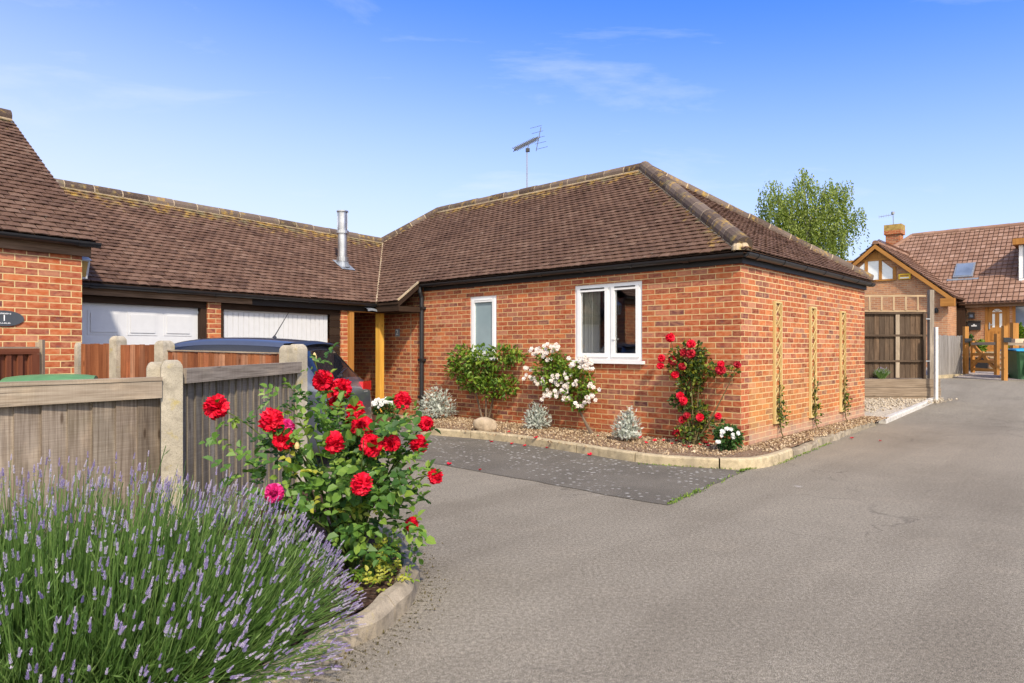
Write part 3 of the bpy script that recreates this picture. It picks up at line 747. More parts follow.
# trellises on the side wall
TR = [((774.2, 783.4), 301, 424), ((810, 818.2), 306.5, 418), ((840.4, 846.8), 311, 412)]
trl = ['tallest looking yellow timber trellis strip on the side wall, nearest the corner', 'yellow timber trellis strip midway along the brick side wall', 'yellow timber trellis strip farthest from the corner of the bungalow']
tre = []
for k, ((pa, pb), pt, pbm) in enumerate(TR):
    ya = B.on_x(pa, 360, .02).y; top = B.on_x(pa, pt, .02).z; bot = B.on_x(pa, pbm, .02).z
    tre.append((ya, top, bot)); tw = .25
    t = thing('wall_trellis', trl[k], 'trellis', B.w(.004, ya, bot), RZ, 'trellis strips on the side wall')
    h = top-bot
    f = MB(); f.box(.0, .036, 0, .026, 0, h); f.box(.0, .036, tw-.026, tw, 0, h); f.box(.0, .034, .026, tw-.026, h-.026, h); f.box(.0, .034, .026, tw-.026, 0, .026)
    f.build('frame', M['trellis'], t)
    lt = MB(); n = int(h/.17); st = h/n
    for i in range(n):
        z0, z1 = i*st, min(h, (i+1.0)*st)
        lt.beam((.026, .02, z0), (.026, tw-.02, z1), .015, .007, up=(1, 0, 0)); lt.beam((.014, tw-.02, z0), (.014, .02, z1), .015, .007, up=(1, 0, 0))
    lt.build('lattice', M['trellis'], t)

# ------------------------------------------------------------------ garage range
nrm = -yG
# frame: origin on the wall face below the eave at K, x to the right
wp = Kw+yG*.17
G = Frame(wp.x, wp.y, RG)
gar = thing('garage_block', 'long low tiled garage range with two white doors under a dark eave', 'garage', G.o, RG)
gx = lambda px: G.on_y(px, 340, 0).x
XL = -7.6
d1b, p1a, p1b, d2a, d2b, pnb, br2, poL, poR = gx(201.5), gx(207.5), gx(221), gx(225), gx(331), gx(341), gx(348.5), gx(353), gx(378)
d1a = d1b-2.13
TOPD = 1.95
T = lambda u, t, z: (u, t, z)
for a_, b_, h_ in ((XL, d1a, 2.1), (p1a, p1b, 2.1), (pnb, br2+.04, 2.12)):
    mb = MB(); wall(mb, T, a_, b_, -.05, h_, 0, .22); mb.build('brick_pier', M['brick'], gar)
mb = MB()    # side walls of the porch recess
wall(mb, lambda u, t, z: (t, u, z), .22, 2.0, -.05, 2.4, br2-.18, br2+.04)
wall(mb, T, br2-.2, .9, -.05, 2.4, 2.0, 2.2)
mb.build('porch_wall', M['brick'], gar)
# the bungalow wall runs on into the recess
# lintel, fascia, posts
f = MB(); f.box(XL, pnb-.001, .03, .2, TOPD, 2.12); f.box(d1b+.001, p1a-.001, .02, .1, 0, TOPD); f.box(p1b+.001, d2a-.001, .03, .1, 0, TOPD)
f.build('door_frame', M['browntimber'], gar)
f = MB()
for k in range(14): f.obox((d2b+.002, .03, .1+k*.135), (pnb-d2b-.004, 0, 0), (0, .02, 0), (0, -.012, .128))
f.build('louvre_panel', M['browntimber'], gar)
f = MB(); f.box(XL, gx(250), -.06, -.035, GZ-.155, GZ-.06); f.build('weathered_fascia', M['weathered'], gar)
f = MB(); f.box(gx(250)+.002, poR+.1, -.06, -.035, GZ-.165, GZ-.06); f.box(XL, poR+.05, -.034, .03, GZ-.11, GZ-.08); f.build('fascia', M['fascia'], gar)
gutter(gar, (XL, -.125, GZ-.015), (poR-.02, -.125, GZ-.015), .055)
def garage_door(x0, x1, style):
    y = .10
    d = MB(); d.box(x0, x1, y, y+.03, .02, TOPD)
    if style == 'panel':
        o = d.build('garage_door', M['garage_white'], gar, bevel=.003)
        w = (x1-x0-.10)/4; hh = (TOPD-.1)/4
        for r_ in range(4):
            p = MB()
            for c_ in range(4):
                a = x0+.05+c_*w+.05; b = a+w-.10; z0 = .07+r_*hh+.07; z1 = z0+hh-.14
                p.box(a, b, y-.007, y+.001, z0, z1); p.box(a+.035, b-.035, y-.018, y-.0075, z0+.035, z1-.035)
            p.build('panel_row', M['garage_white'], o, bevel=.004)
    else:
        n = 22; w = (x1-x0)/n
        for i in range(n):
            a = x0+i*w; d.box(a+.006, a+w-.006, y-.012, y+.0005, .03, TOPD-.03)
        d.box(x0, x1, y-.011, y-.0005, TOPD-.028, TOPD)
        o = d.build('garage_door', M['garage_white'], gar, bevel=.003)
    h = MB(); h.box((x0+x1)/2-.06, (x0+x1)/2+.06, y-.045, y-.013, .75, .78); h.build('handle', M['black'], o)
    return o
tag(garage_door(d1a, d1b-.002, 'panel'), 'white garage door with raised square panels'); tag(garage_door(d2a+.002, d2b-.002, 'ribbed'), 'white garage door with narrow vertical ribs')
# roof
Jg, Kg = G.l(Jw), G.l(Kw)
upg = V((0, gw, JZ-GZ)).normalized()
vg = G.l(Vb); vdg = V((vg.x-Jg.x, vg.y-Jg.y, 0)); vng = V((-vdg.y, vdg.x, 0)).normalized()
if vng.x < 0: vng = -vng
def mossg(p):
    return max(0, 1-(JZ-p.z)/.5)*.95
mb = MB(); RW = max(Jg.x, vg.x)+.5
roof_tiles(mb, (XL, Kg.y, GZ), (1, 0, 0), upg, RW-XL, (JZ-GZ)/upg.z, moss=mossg)
gro = mb.build('roof', M['tile'], gar, clips=[((Jg.x, Jg.y, 0), vng)])
mb = MB(); mb.face([(XL, Kg.y, GZ-.012), (RW, Kg.y, GZ-.012), (RW, Jg.y, JZ-.012), (XL, Jg.y, JZ-.012)]); mb.face([(XL, Kg.y, GZ-.04), (RW, Kg.y, GZ-.04), (RW, Jg.y, JZ-.04), (XL, Jg.y, JZ-.04)])
mb.face([(XL, Jg.y, JZ-.012), (Jg.x+.6, Jg.y, JZ-.012), (Jg.x+.6, Jg.y+gw, GZ-.012), (XL, Jg.y+gw, GZ-.012)])
mb.build('roof_deck', M['browntimber'], gro, clips=[((Jg.x, Jg.y, 0), vng)])
cm = MB(); rc = MB(); caps(rc, cm, (XL, Jg.y, JZ), (Jg.x+.05, Jg.y, JZ), r0=.10); rc.build('ridge_cap', M['ridge'], gro); cm.build('ridge_mortar', M['mortar'], gro)
bk = MB(); wall(bk, T, XL, .8, -.05, 2.1, Jg.y+gw-.4, Jg.y+gw-.2); bk.build('back_wall', M['brick'], gar)
# oak porch frame
fr = MB(); pw = .115
xa = gx(349.5)
pxr = G.on_y(381, 340, -.02).x
for k, (c, mat) in enumerate(((gx(350), 'oak'), (pxr, 'oak_sunlit'))):
    q = MB(); q.box(c-pw/2, c+pw/2, -.045, .07, .02, 2.02); q.build('porch_post', M[mat], gar, bevel=.004)
q = MB(); q.box(gx(350)-pw/2-.02, pxr+pw/2+.05, -.05, .065, 2.0205, 2.105); q.build('porch_beam', M['oak'], gar, bevel=.004)
q = MB()
for i in range(8):
    a, b = gx(362)+(gx(391)-gx(362))*i/8, gx(362)+(gx(391)-gx(362))*(i+1)/8
    h0, h1 = 2.12+.015*math.sin(i*1.3), 2.12+.015*math.sin((i+1)*1.3)
    q.face([(a, -.16, h0-.045), (b, -.16, h1-.045), (b, .0, h1+.02), (a, .0, h0+.02)]); q.face([(a, -.165, h0-.08), (b, -.165, h1-.08), (b, -.16, h1-.045), (a, -.16, h0-.045)])
q.build('lead_flashing', M['lead'], gar)
# flue
fp = G.on_plane(342.5, 266, (0, Kg.y, GZ), V((0, -(JZ-GZ), gw)).normalized())
fh = lambda py: G.on_y(342.5, py, fp.y).z
flu = MB(); r = .094
flu.lathe((fp.x, fp.y, 0), [(r, fp.z-.1), (r, fh(230)), ], 20)
flo = flu.build('flue', M['steel'], gar, smooth=True)
q = MB(); z = fh(259); q.lathe((fp.x, fp.y, 0), [(r, z-.06), (r*1.28, z-.055), (r*1.28, z+.035), (r, z+.04)], 20); q.build('flue_band', M['steel'], flo); q = MB()
z = fh(232.5); q.lathe((fp.x, fp.y, 0), [(r, z-.03), (r*1.33, z-.025), (r*1.33, z+.035), (r, z+.04)], 20); q.build('flue_band', M['steel'], flo)
q = MB(); zt = fh(211); zb = fh(229)
q.lathe((fp.x, fp.y, 0), [(0, zt+.01), (r*1.25, zt), (r*1.25, zt-.022), (0, zt-.022)], 20); q.lathe((fp.x, fp.y, 0), [(r, zb-.02), (r, zb+.04), (r*.98, zb+.04)], 20); q.lathe((fp.x, fp.y, 0), [(r*.92, zb+.03), (r*.92, zt-.02)], 20)
for k in range(4):
    a = k*math.pi/2+.6; q.tube([(fp.x+r*1.05*math.cos(a), fp.y+r*1.05*math.sin(a), zb), (fp.x+r*1.05*math.cos(a), fp.y+r*1.05*math.sin(a), zt)], .008, 5)
q.build('flue_terminal', M['steel'], flo)
q = MB(); z = fp.z; up = upg; n_ = V((0, -upg.z, upg.y))
q.obox(V((fp.x-.16, fp.y, fp.z))-up*.20+n_*.03, (.34, 0, 0), up*.36, n_*.008); q.lathe((fp.x, fp.y, 0), [(.15, fp.z-.03), (r*1.1, fp.z+.12)], 16)
q.build('flue_flashing', M['lead'], flo)

# ------------------------------------------------------------------ house at the left
LH0 = at(82, 300, 8.0)
L = Frame(LH0.x, LH0.y, RG)
lh = thing('brick_house', 'red brick house end at the left, its roof rising above the garage range', 'house', L.o, RG)
lez = L.on_y(88, 241, -.16).z
mb = MB(); wall(mb, T, -6, 0, -.05, lez-.02, 0, .25); wall(mb, lambda u, t, z: (t, u, z), .25, 6.0, -.05, lez-.1, -.25, 0); mb.build('wall', M['brick'], lh)
rdy = L.on_x(10, 118, .12); LRY, LRZ = rdy.y, rdy.z
print('left house ridge', rdy, 'eave', lez)
mb = MB(); mb.face([(-.001, .1, lez-.1), (-.001, LRY*2, lez-.1), (-.001, LRY, LRZ-.12)]); mb.build('gable', M['brick'], lh)
upl = V((0, LRY+.16, LRZ-lez)).normalized()
mb = MB(); roof_tiles(mb, (-5.5, -.16, lez), (1, 0, 0), upl, 5.62, (LRZ-lez)/upl.z, moss=lambda p: max(0, 1-(LRZ-p.z)/.4)*.8)
lro = mb.build('roof', M['tile_dark'], lh)
mb = MB(); mb.obox((-5.5, -.15, lez-.05), (5.6, 0, 0), (0, LRY+.15, LRZ-lez), (0, 0, .035)); mb.obox((-5.5, LRY, LRZ-.05), (5.6, 0, 0), (0, LRY+.15, -(LRZ-lez)), (0, 0, .035)); mb.build('roof_deck', M['browntimber'], lro)
cm = MB(); rc = MB(); caps(rc, cm, (-5.5, LRY, LRZ), (.12, LRY, LRZ), r0=.11); rc.build('ridge_cap', M['ridge'], lro); cm.build('ridge_mortar', M['mortar'], lro)
f = MB(); f.box(-5.5, .08, -.05, -.001, lez-.17, lez-.03); f.box(-5.5, .08, -.10, -.05, lez-.05, lez-.03); f.build('fascia', M['weathered'], lh)
gutter(lh, (-5.5, -.13, lez-.01), (.14, -.13, lez-.01), .055)
# oval sign
p = L.on_y(3.6, 318.3, 0)
sg = thing('house_sign', 'dark oval house sign with a white figure 1 on the left brick wall', 'sign', L.w(p.x, -.012, p.z), RG)
q = MB(); n = 36
ov = [(.185*math.cos(2*math.pi*k/n), .086*math.sin(2*math.pi*k/n)) for k in range(n)]
q.face([(x, -.006, z) for x, z in ov])
for (x, z), (x2, z2) in zip(ov, ov[1:]+ov[:1]): q.face([(x, -.006, z), (x, .01, z), (x2, .01, z2), (x2, -.006, z2)])
q.build('plate', M['slate'], sg)
text_mesh('digit', '1', .095, M['white_paint'], sg, (0, -.008, 0), (math.pi/2, 0, 0))
for z in (.052, -.052):                   # two lines of lettering too small to read
    q = MB(); x = -.062
    while x < .06:
        w = R.uniform(.008, .013); q.box(x, x+.003, -.009, -.007, z-.008, z+.008)
        k = R.random(); zz = z+(-.008 if k < .4 else .005 if k < .7 else -.002)
        q.box(x+.003, x+w, -.009, -.007, zz, zz+.003)
        if R.random() < .6: q.box(x+w-.003, x+w, -.009, -.007, z-.008, z+.0078)
        x += w+.005
    q.build('lettering', M['white_paint'], sg)
# carriage lantern on the corner
p = L.w(.075, .16, at(85, 267.5, 8.05).z)
ln = thing('wall_lantern', 'silver grey carriage lantern on the corner of the left brick house', 'lamp', p, RG)
q = MB()
def frus(mbx, w0, w1, z0, z1, off=(0, 0)):
    a = [(s*w0/2+off[0], t_*w0/2+off[1], z0) for s, t_ in ((-1, -1), (1, -1), (1, 1), (-1, 1))]; b = [(s*w1/2+off[0], t_*w1/2+off[1], z1) for s, t_ in ((-1, -1), (1, -1), (1, 1), (-1, 1))]
    for i in range(4): mbx.face([a[i], a[(i+1) % 4], b[(i+1) % 4], b[i]])
    mbx.face(list(reversed(a))); mbx.face(b); return a, b
for s, t_ in ((-1, -1), (1, -1), (1, 1), (-1, 1)): q.beam((s*.030, t_*.030, -.11), (s*.050, t_*.050, .09), .016, .016)
frus(q, .07, .08, -.125, -.11); frus(q, .115, .12, .088, .10)
q.box(-.075, -.05, -.02, .02, -.06, -.03)
q.build('lantern_frame', M['lampgrey'], ln)
q = MB(); frus(q, .052, .092, -.108, .088); q.build('lantern_pane', M['amber'], ln)
q = MB(); frus(q, .145, .02, .10, .19); frus(q, .02, .014, .19, .22); q.build('lantern_roof', M['lampgrey'], ln)
# ------------------------------------------------------------------ parked car
def catmull(keys, n):
    out = []
    m = len(keys)
    for i in range(m-1):
        p0, p1, p2, p3 = keys[max(i-1, 0)], keys[i], keys[i+1], keys[min(i+2, m-1)]
        for k in range(n):
            t = k/n
            out.append(tuple(.5*((2*b)+(-a+c)*t+(2*a-5*b+4*c-d)*t*t+(-a+3*b-3*c+d)*t**3) for a, b, c, d in zip(p0, p1, p2, p3)))
    out.append(tuple(keys[-1])); return out
def make_car():
    hd = V((-.995, .10, 0)).normalized(); rl = V((-1.93, 8.10, 0))       # centre of the rear bumper, heading
    t = thing('parked_car', 'dark blue hatchback parked behind the timber fence in front of the garage', 'car', rl+V((0, 0, -.045)), math.atan2(hd.y, hd.x))
    # stations: x from rear (0) forwards: (x, half width, sill z, belt z, belt half width, roof z, roof half width)
    K = [(-.02, .66, .42, .66, .66, .72, .60), (.00, .74, .32, .74, .74, .84, .66), (.05, .79, .26, .86, .79, .95, .70), (.13, .815, .23, .92, .80, 1.03, .66),
         (.30, .82, .22, .935, .805, 1.24, .60), (.46, .825, .22, .94, .81, 1.42, .575), (.62, .83, .21, .935, .81, 1.475, .575), (1.2, .835, .2, .92, .81, 1.51, .59), (1.7, .835, .2, .90, .81, 1.50, .59),
         (2.05, .835, .2, .89, .805, 1.43, .575), (2.35, .83, .2, .885, .80, 1.22, .60), (2.66, .82, .21, .88, .79, .96, .68), (2.9, .80, .22, .83, .77, .87, .62), (3.18, .74, .26, .70, .72, .76, .56), (3.32, .62, .34, .58, .60, .62, .46), (3.35, .5, .42, .54, .48, .56, .36)]
    S = catmull(K, 5)
    rings = []
    for x, w, zs, zb, wb, zr, wr in S:
        key = [(w*.90, zs), (w, zs+.10), (w*1.01, (zs+zb)/2), (wb, zb), ((wb+wr)/2+.012, (zb+zr)/2+.01), (wr+.02, zr-.055*(zr-zb)/.5-.012), (wr*.78, zr-.004), (0, zr+.018*(zr-zb)/.5)]
        rings.append([(x, y, z) for y, z in catmull(key, 3)])
    body, gl, dark = MB(), MB(), MB()
    m = len(rings[0])
    def q(a, b, c, d, mbx, off=0.0):
        for sg in (1, -1):
            pts = [V((p[0], p[1]*sg, p[2])) for p in (a, b, c, d)]
            mbx.face(pts if sg > 0 else list(reversed(pts)))
    for i in range(len(rings)-1):
        x = (rings[i][0][0]+rings[i+1][0][0])/2
        for j in range(m-1):
            a, b, c, d = rings[i][j], rings[i+1][j], rings[i+1][j+1], rings[i][j+1]
            side = 10 <= j < 15 and .50 < x < 2.28 and not (1.28 < x < 1.36)
            rear = j >= 15 and .12 < x < .40
            front = j >= 15 and 2.05 < x < 2.62
            tri = 10 <= j < 15 and .3 < x < .42 and False
            q(a, b, c, d, gl if (side or rear or front) else body)
    for ring in (rings[0], list(reversed(rings[-1]))):
        pts = [V(p) for p in ring]+[V((p[0], -p[1], p[2])) for p in reversed(ring[:-1])]
        body.face(pts)
    bo = body.build('body', M['carpaint'], t, smooth=True, weld=True)
    gl.build('window_glass', M['carglass'], t, smooth=True, weld=True)
    s = MB()
    pr = [(.60, 1.478), (.50, 1.485), (.40, 1.468), (.37, 1.448), (.42, 1.436), (.60, 1.455)]
    for (xa, za), (xb, zb) in zip(pr, pr[1:]+pr[:1]):
        k = 8
        for i in range(k):
            y0, y1 = -.58+1.16*i/k, -.58+1.16*(i+1)/k; c0, c1 = -.035*(y0/.58)**2, -.035*(y1/.58)**2
            s.face([(xa, y0, za+c0), (xb, y0, zb+c0), (xb, y1, zb+c1), (xa, y1, za+c1)])
    s.build('spoiler', M['black'], t, smooth=True)
    for sg in (1, -1):
        a = MB(); b = MB()
        def patch(mbx, i0, i1, j0, j1, off):
            for i in range(i0, i1):
                for j in range(j0, j1):
                    pts = [V((rings[ii][jj][0]-off*.8, (rings[ii][jj][1]+off)*sg, rings[ii][jj][2])) for ii, jj in ((i, j), (i+1, j), (i+1, j+1), (i, j+1))]
                    mbx.face(pts)
        a.box(.01, .24, sg*.60-.17, sg*.60+.17, .845, .965)
        b.box(.0, .2, sg*.52-.07, sg*.52+.07, .80, .8445)
        tl = a.build('tail_light', M['tail'], t, bevel=.02); b.build('reversing_lens', M['tailclear'], tl, bevel=.015)
        for xw in (.62, 2.72):
            wmb = MB(); pr = [(.20, -.09), (.285, -.085), (.30, -.05), (.30, .05), (.285, .085), (.20, .09)]
            n = 24
            for (r0, y0), (r1, y1) in zip(pr, pr[1:]):
                for k in range(n):
                    aa, ab = 2*math.pi*k/n, 2*math.pi*(k+1)/n
                    wmb.face([(xw+math.cos(q_)*r_, sg*.76+y_, .30+math.sin(q_)*r_) for q_, r_, y_ in ((aa, r0, y0), (ab, r0, y0), (ab, r1, y1), (aa, r1, y1))])
            wo = wmb.build('wheel', M['rubber'], t, smooth=True)
            rm = MB()
            for k in range(5):
                aa = 2*math.pi*k/5
                rm.beam((xw, sg*.83, .30), (xw+math.cos(aa)*.20, sg*.82, .30+math.sin(aa)*.20), .05, .03, up=(0, 1, 0))
            for k in range(n):
                aa, ab = 2*math.pi*k/n, 2*math.pi*(k+1)/n
                rm.face([(xw+math.cos(q_)*r_, sg*.80, .30+math.sin(q_)*r_) for q_, r_ in ((aa, .205), (ab, .205), (ab, .16), (aa, .16))])
            rm.build('rim', M['steel'], wo)
        mr = MB(); mr.lathe((2.12, sg*.92, .98), [(0, -.07), (.07, -.05), (.085, .0), (.06, .06), (0, .075)], 10); mr.build('wing_mirror', M['carpaint'], t, smooth=True)
    an = MB(); an.lathe((.98, 0, 1.50), [(.035, 0), (.03, .02), (.012, .045), (0, .05)], 10); an.tube([(.98, 0, 1.54), (.80, 0, 1.83)], [.007, .0035], 6); an.build('aerial', M['black'], t)
    wi = MB(); wi.lathe((.145, 0, 1.05), [(.03, 0), (.028, .03), (0, .035)], 10); wi.tube([(.14, .02, 1.085), (.20, -.36, 1.14)], [.012, .006], 6); wi.build('rear_wiper', M['black'], t)
    bp = MB(); bp.box(-.035, -.0, -.26, .26, .50, .61); bp.build('number_plate', M['white_paint'], t, bevel=.01)
    bp = MB(); bp.box(-.05, .12, -.72, .72, .26, .40); bp.build('lower_bumper', M['rubber'], t, bevel=.04)
    return t
make_car()

# ------------------------------------------------------------------ fences
def conc_post(mb, x, y, top, w=.125, rz=0.0, base=-.1, tx=0.0):
    """square concrete post with a weathered four sided cap"""
    c, s = math.cos(rz), math.sin(rz)
    P = lambda a, b, z: V((x+a*c-b*s+tx*(z-top), y+a*s+b*c, z))
    prof = [(w/2, base), (w/2, top-.045), (w*.47, top-.030), (w*.38, top-.010), (w*.27, top)]
    n = [( -1, -1), (1, -1), (1, 1), (-1, 1)]
    for (r0, z0), (r1, z1) in zip(prof, prof[1:]):
        for i in range(4):
            a, b = n[i], n[(i+1) % 4]
            mb.face([P(a[0]*r0, a[1]*r0, z0), P(b[0]*r0, b[1]*r0, z0), P(b[0]*r1, b[1]*r1, z1), P(a[0]*r1, a[1]*r1, z1)])
    mb.face([P(a*prof[-1][0], b*prof[-1][0], top) for a, b in n])
P1 = at(171.5, 362, 4.2); P2 = at(297.5, 344, 6.0); P0 = at(-80, 382, 3.24)
P1.z = P2.z = P0.z = 0
fence = thing('weathered_fence', 'low weathered timber fence with concrete posts behind the lavender and red roses', 'fence', (0, 0, 0))
for p, tp, rz in ((P1, 1.275, math.radians(30)), (P2, 1.385, math.radians(62))):
    q = MB(); conc_post(q, p.x, p.y, tp, .12, rz if p is P1 else rz); q.build('concrete_post', M['concrete'], fence, bevel=.008)
q = MB(); conc_post(q, P1.x-.125, P1.y+.055, 1.262, .11, math.radians(30)); q.build('concrete_post', M['concrete'], fence, bevel=.008)
q = MB(); conc_post(q, P2.x-.10, P2.y+.03, 1.375, .10, math.radians(62)); q.build('concrete_post', M['concrete'], fence, bevel=.008)
def board_run(A, Bp, ztop, zbot, bw, thick, mat, name, parent, jit=.004, ztop2=None, sides=1, gap=0.0, ragged=0.0):
    d = (Bp-A); Lr = d.length; d.normalize(); nn = V((d.y, -d.x, 0)); mb = MB(); n = max(1, round(Lr/bw)); w = Lr/n
    for i in range(n):
        o = A+d*(i*w)+nn*R.uniform(-jit, jit)
        zt = ztop+((ztop2 if ztop2 is not None else ztop)-ztop)*(i+.5)/n-R.uniform(0, ragged)
        # feather edged: one edge thicker than the other and lapping its neighbour
        ww = w-gap if gap else w*1.10
        a, b = o, o+d*ww
        t0, t1 = thick, thick*.35
        pts = lambda z: [a+nn*(t0), a-nn*0, b-nn*0.0, b+nn*(t1)]
        lo = [V((p.x, p.y, zbot)) for p in pts(0)]; hi = [V((p.x, p.y, zt)) for p in pts(0)]
        r = R.random(); of = R.random()*9
        us = [0, t0, t0+ww, t0+ww+t1, t0*2+ww*2]
        for k in range(4):
            k2 = (k+1) % 4
            mb.face([lo[k], lo[k2], hi[k2], hi[k]], [(us[k]+of, zbot+of), (us[k+1]+of, zbot+of), (us[k+1]+of, zt+of), (us[k]+of, zt+of)], r)
        mb.face(hi, [(0, 0)]*4, r)
    return mb.build(name, mat, parent)
def rail(A, Bp, z0, z1, w, mat, name, parent, off=0.0, z0b=None):
    d = (Bp-A).normalized(); nn = V((d.y, -d.x, 0)); mb = MB()
    dz = 0 if z0b is None else z0b-z0
    a, b = A+nn*off, Bp+nn*off
    mb.obox(V((a.x, a.y, z0))-nn*w/2, V((b.x-a.x, b.y-a.y, dz)), nn*w*-1, (0, 0, z1-z0)) if False else mb.obox(V((a.x, a.y, z0))+nn*w/2, V((b.x-a.x, b.y-a.y, dz)), -nn*w, (0, 0, z1-z0))
    return mb.build(name, mat, parent, bevel=.004)
dl = (P1-P0).normalized()
A_, B_ = P0, P1-dl*.085
board_run(A_, B_, 1.10, .06, .118, .024, M['fence_near'], 'board_panel', fence, jit=.006)
rail(A_, B_, 1.045, 1.150, .045, M['rail_pale'], 'rail', fence, off=.035)
rail(A_, B_, 1.1505, 1.172, .085, M['rail_pale'], 'capping', fence, off=.02)
dr = (P2-P1).normalized()
A_, B_ = P1+dr*.06, P2-dr*.05
board_run(A_, B_, 1.16, .06, .085, .020, M['fence_grey'], 'board_panel', fence, jit=.004)
rail(A_, B_, 1.125, 1.22, .045, M['rail_grey'], 'rail', fence, off=.04, z0b=1.133)
rail(P0, P1, -.05, .14, .05, M['concrete'], 'gravel_board', fence, off=.0)
# brown stained fence behind it
bf = thing('brown_fence', 'short brown stained picket fence with concrete posts before the garage and car', 'fence', (0, 0, 0))
Q = [at(78.5, 345, 7.22), at(118, 340, 7.0), at(164.5, 345, 6.72), P2+V((-.14, .04, 0))]
for q_ in Q: q_.z = 0
for p, tp, w in ((Q[0], 1.41, .055), (Q[1], 1.475, .115), (Q[2], 1.425, .13)):
    q = MB(); conc_post(q, p.x, p.y, tp, w, math.radians(-25)); q.build('concrete_post', M['concrete'], bf, bevel=.008)
for a, b, z0, z1, g_ in ((Q[0], Q[1], 1.395, 1.40, .007), (Q[1], Q[2], 1.39, 1.385, .006), (Q[2], Q[3], 1.322, 1.297, .0)):
    d = (b-a).normalized(); a2, b2 = a+d*.06, b-d*.06
    board_run(a2, b2, z0, .05, .072, .013, M['fence_brown'], 'board_panel', bf, ztop2=z1, gap=g_, ragged=.008)
    rail(a2, b2, 1.12, 1.18, .03, M['fence_brown'], 'rail', bf, off=-.03); rail(a2, b2, .35, .41, .03, M['fence_brown'], 'rail', bf, off=-.03)
    if g_ == 0:
        rail(a2, b2, z0+.001, z0+.012, .035, M['rail_pale'], 'capping', bf, off=.005, z0b=z1+.001)
# brown panel gate at the far left with its post
gp0, gp1 = at(-25, 347, 6.15), at(36, 347, 6.75); gp0.z = gp1.z = 0
pg_ = thing('panel_gate', 'brown stained timber gate panel against the left brick house', 'gate', (0, 0, 0))
board_run(gp0, gp1, 1.33, .08, .10, .02, M['gate_brown'], 'board_panel', pg_)
rail(gp0, gp1, 1.29, 1.345, .03, M['gate_brown'], 'rail', pg_, off=.03); rail(gp0, gp1, 1.346, 1.362, .07, M['rail_pale'], 'capping', pg_, off=.0)
rail(gp1-(gp1-gp0).normalized()*.085, gp1, .08, 1.288, .03, M['gate_brown'], 'stile', pg_, off=.03)
for k in range(5):
    c = gp0+(gp1-gp0)*((k+.3)/5.2); rail(c, c+(gp1-gp0).normalized()*.05, .08, 1.288, .02, M['gate_brown'], 'batten', pg_, off=.026)
pp_ = at(41.5, 345, 6.8); q = MB(); q.obox((pp_.x-.03, pp_.y, -.05), (.038, .0, 0), (0, .04, 0), (0, 0, 1.485)); q.obox((pp_.x-.085, pp_.y+.03, -.05), (.04, .0, 0), (0, .04, 0), (0, 0, 1.46)); q.build('gate_post', M['rail_pale'], pg_, bevel=.005)

# ------------------------------------------------------------------ wheelie bins behind the fence
def wheelie(name, label, loc, rz, body, lidm, h=1.0, group=None, open_=0.0, w=.56):
    t = thing(name, label, 'bin', loc, rz, group)
    b = MB(); d0, d1 = w*.78, w*1.08; w0, w1 = w*.78, w
    prof = [(0.06, .0), (.12, .02), (h*.90, 1.0), (h*.93, 1.03), (h*.965, 1.03)]
    pv = None
    for z, k in prof:
        ww, dd = w0+(w1-w0)*k, d0+(d1-d0)*k; c = .05
        ring = [(-ww/2+c, -dd/2, z), (ww/2-c, -dd/2, z), (ww/2, -dd/2+c, z), (ww/2, dd/2-c, z), (ww/2-c, dd/2, z), (-ww/2+c, dd/2, z), (-ww/2, dd/2-c, z), (-ww/2, -dd/2+c, z)]
        if pv:
            for i in range(8): b.face([pv[i], pv[(i+1) % 8], ring[(i+1) % 8], ring[i]])
        else: b.face(list(reversed(ring)))
        pv = ring
    for sx in (-.25, .25): b.box(sx*w-.02, sx*w+.02, -w*.52, -w*.40, .2, h*.85)
    b.build('body', body, t, bevel=.012)
    l = MB(); nx, ny = 8, 8; dd = d1*1.12; ww = w*1.1
    f_ = lambda i, j: V((-ww/2+ww*i/nx, -dd/2+dd*j/ny, .055*(1-abs(2*j/ny-1)**2.5)*(1-.35*abs(2*i/nx-1)**3)))
    for i in range(nx):
        for j in range(ny): l.face([f_(i, j), f_(i+1, j), f_(i+1, j+1), f_(i, j+1)])
    for i in range(nx):
        for j, sgn in ((0, 1), (ny, -1)): l.face([f_(i, j)-V((0, 0, .04)), f_(i+1, j)-V((0, 0, .04)), f_(i+1, j), f_(i, j)])
    for j in range(ny):
        for i in (0, nx): l.face([f_(i, j)-V((0, 0, .04)), f_(i, j+1)-V((0, 0, .04)), f_(i, j+1), f_(i, j)])
    lo = l.build('lid', lidm, t, smooth=False)
    lo.location = (0, 0, h*.965+.04); lo.rotation_euler = (open_, 0, 0)
    hb = MB(); hb.tube([(-w*.42, dd*.5+.02, h*.93), (w*.42, dd*.5+.02, h*.93)], .018, 8)
    hb.build('handle_bar', body, t)
    for sx in (-1, 1):
        wh = MB()
        for k in range(16):
            a, a2 = 2*math.pi*k/16, 2*math.pi*(k+1)/16
            for x0, x1, r0, r1 in ((0, 0, 0, .10), (0, .045, .10, .10), (.045, .045, .10, 0)):
                wh.face([(sx*(w*.40+x_), d0*.5+math.cos(q_)*r_, .10+math.sin(q_)*r_) for q_, x_, r_ in ((a, x0, r0), (a2, x0, r0), (a2, x1, r1), (a, x1, r1))])
        wh.build('wheel', M['rubber'], t)
    return t
c1 = at(52, 378, 5.55); c2 = at(84, 381, 5.75)
wheelie('wheelie_bin', 'bin with a faded green domed lid showing just above the low fence', (c1.x, c1.y, 0), .5, M['green_plastic'], M['green_lid'], 1.075)
wheelie('wheelie_bin', 'bin with a brown lid beside the green lidded one, behind the low fence', (c2.x+.12, c2.y, 0), .35, M['brown_plastic'], M['brown_plastic'], 1.02)

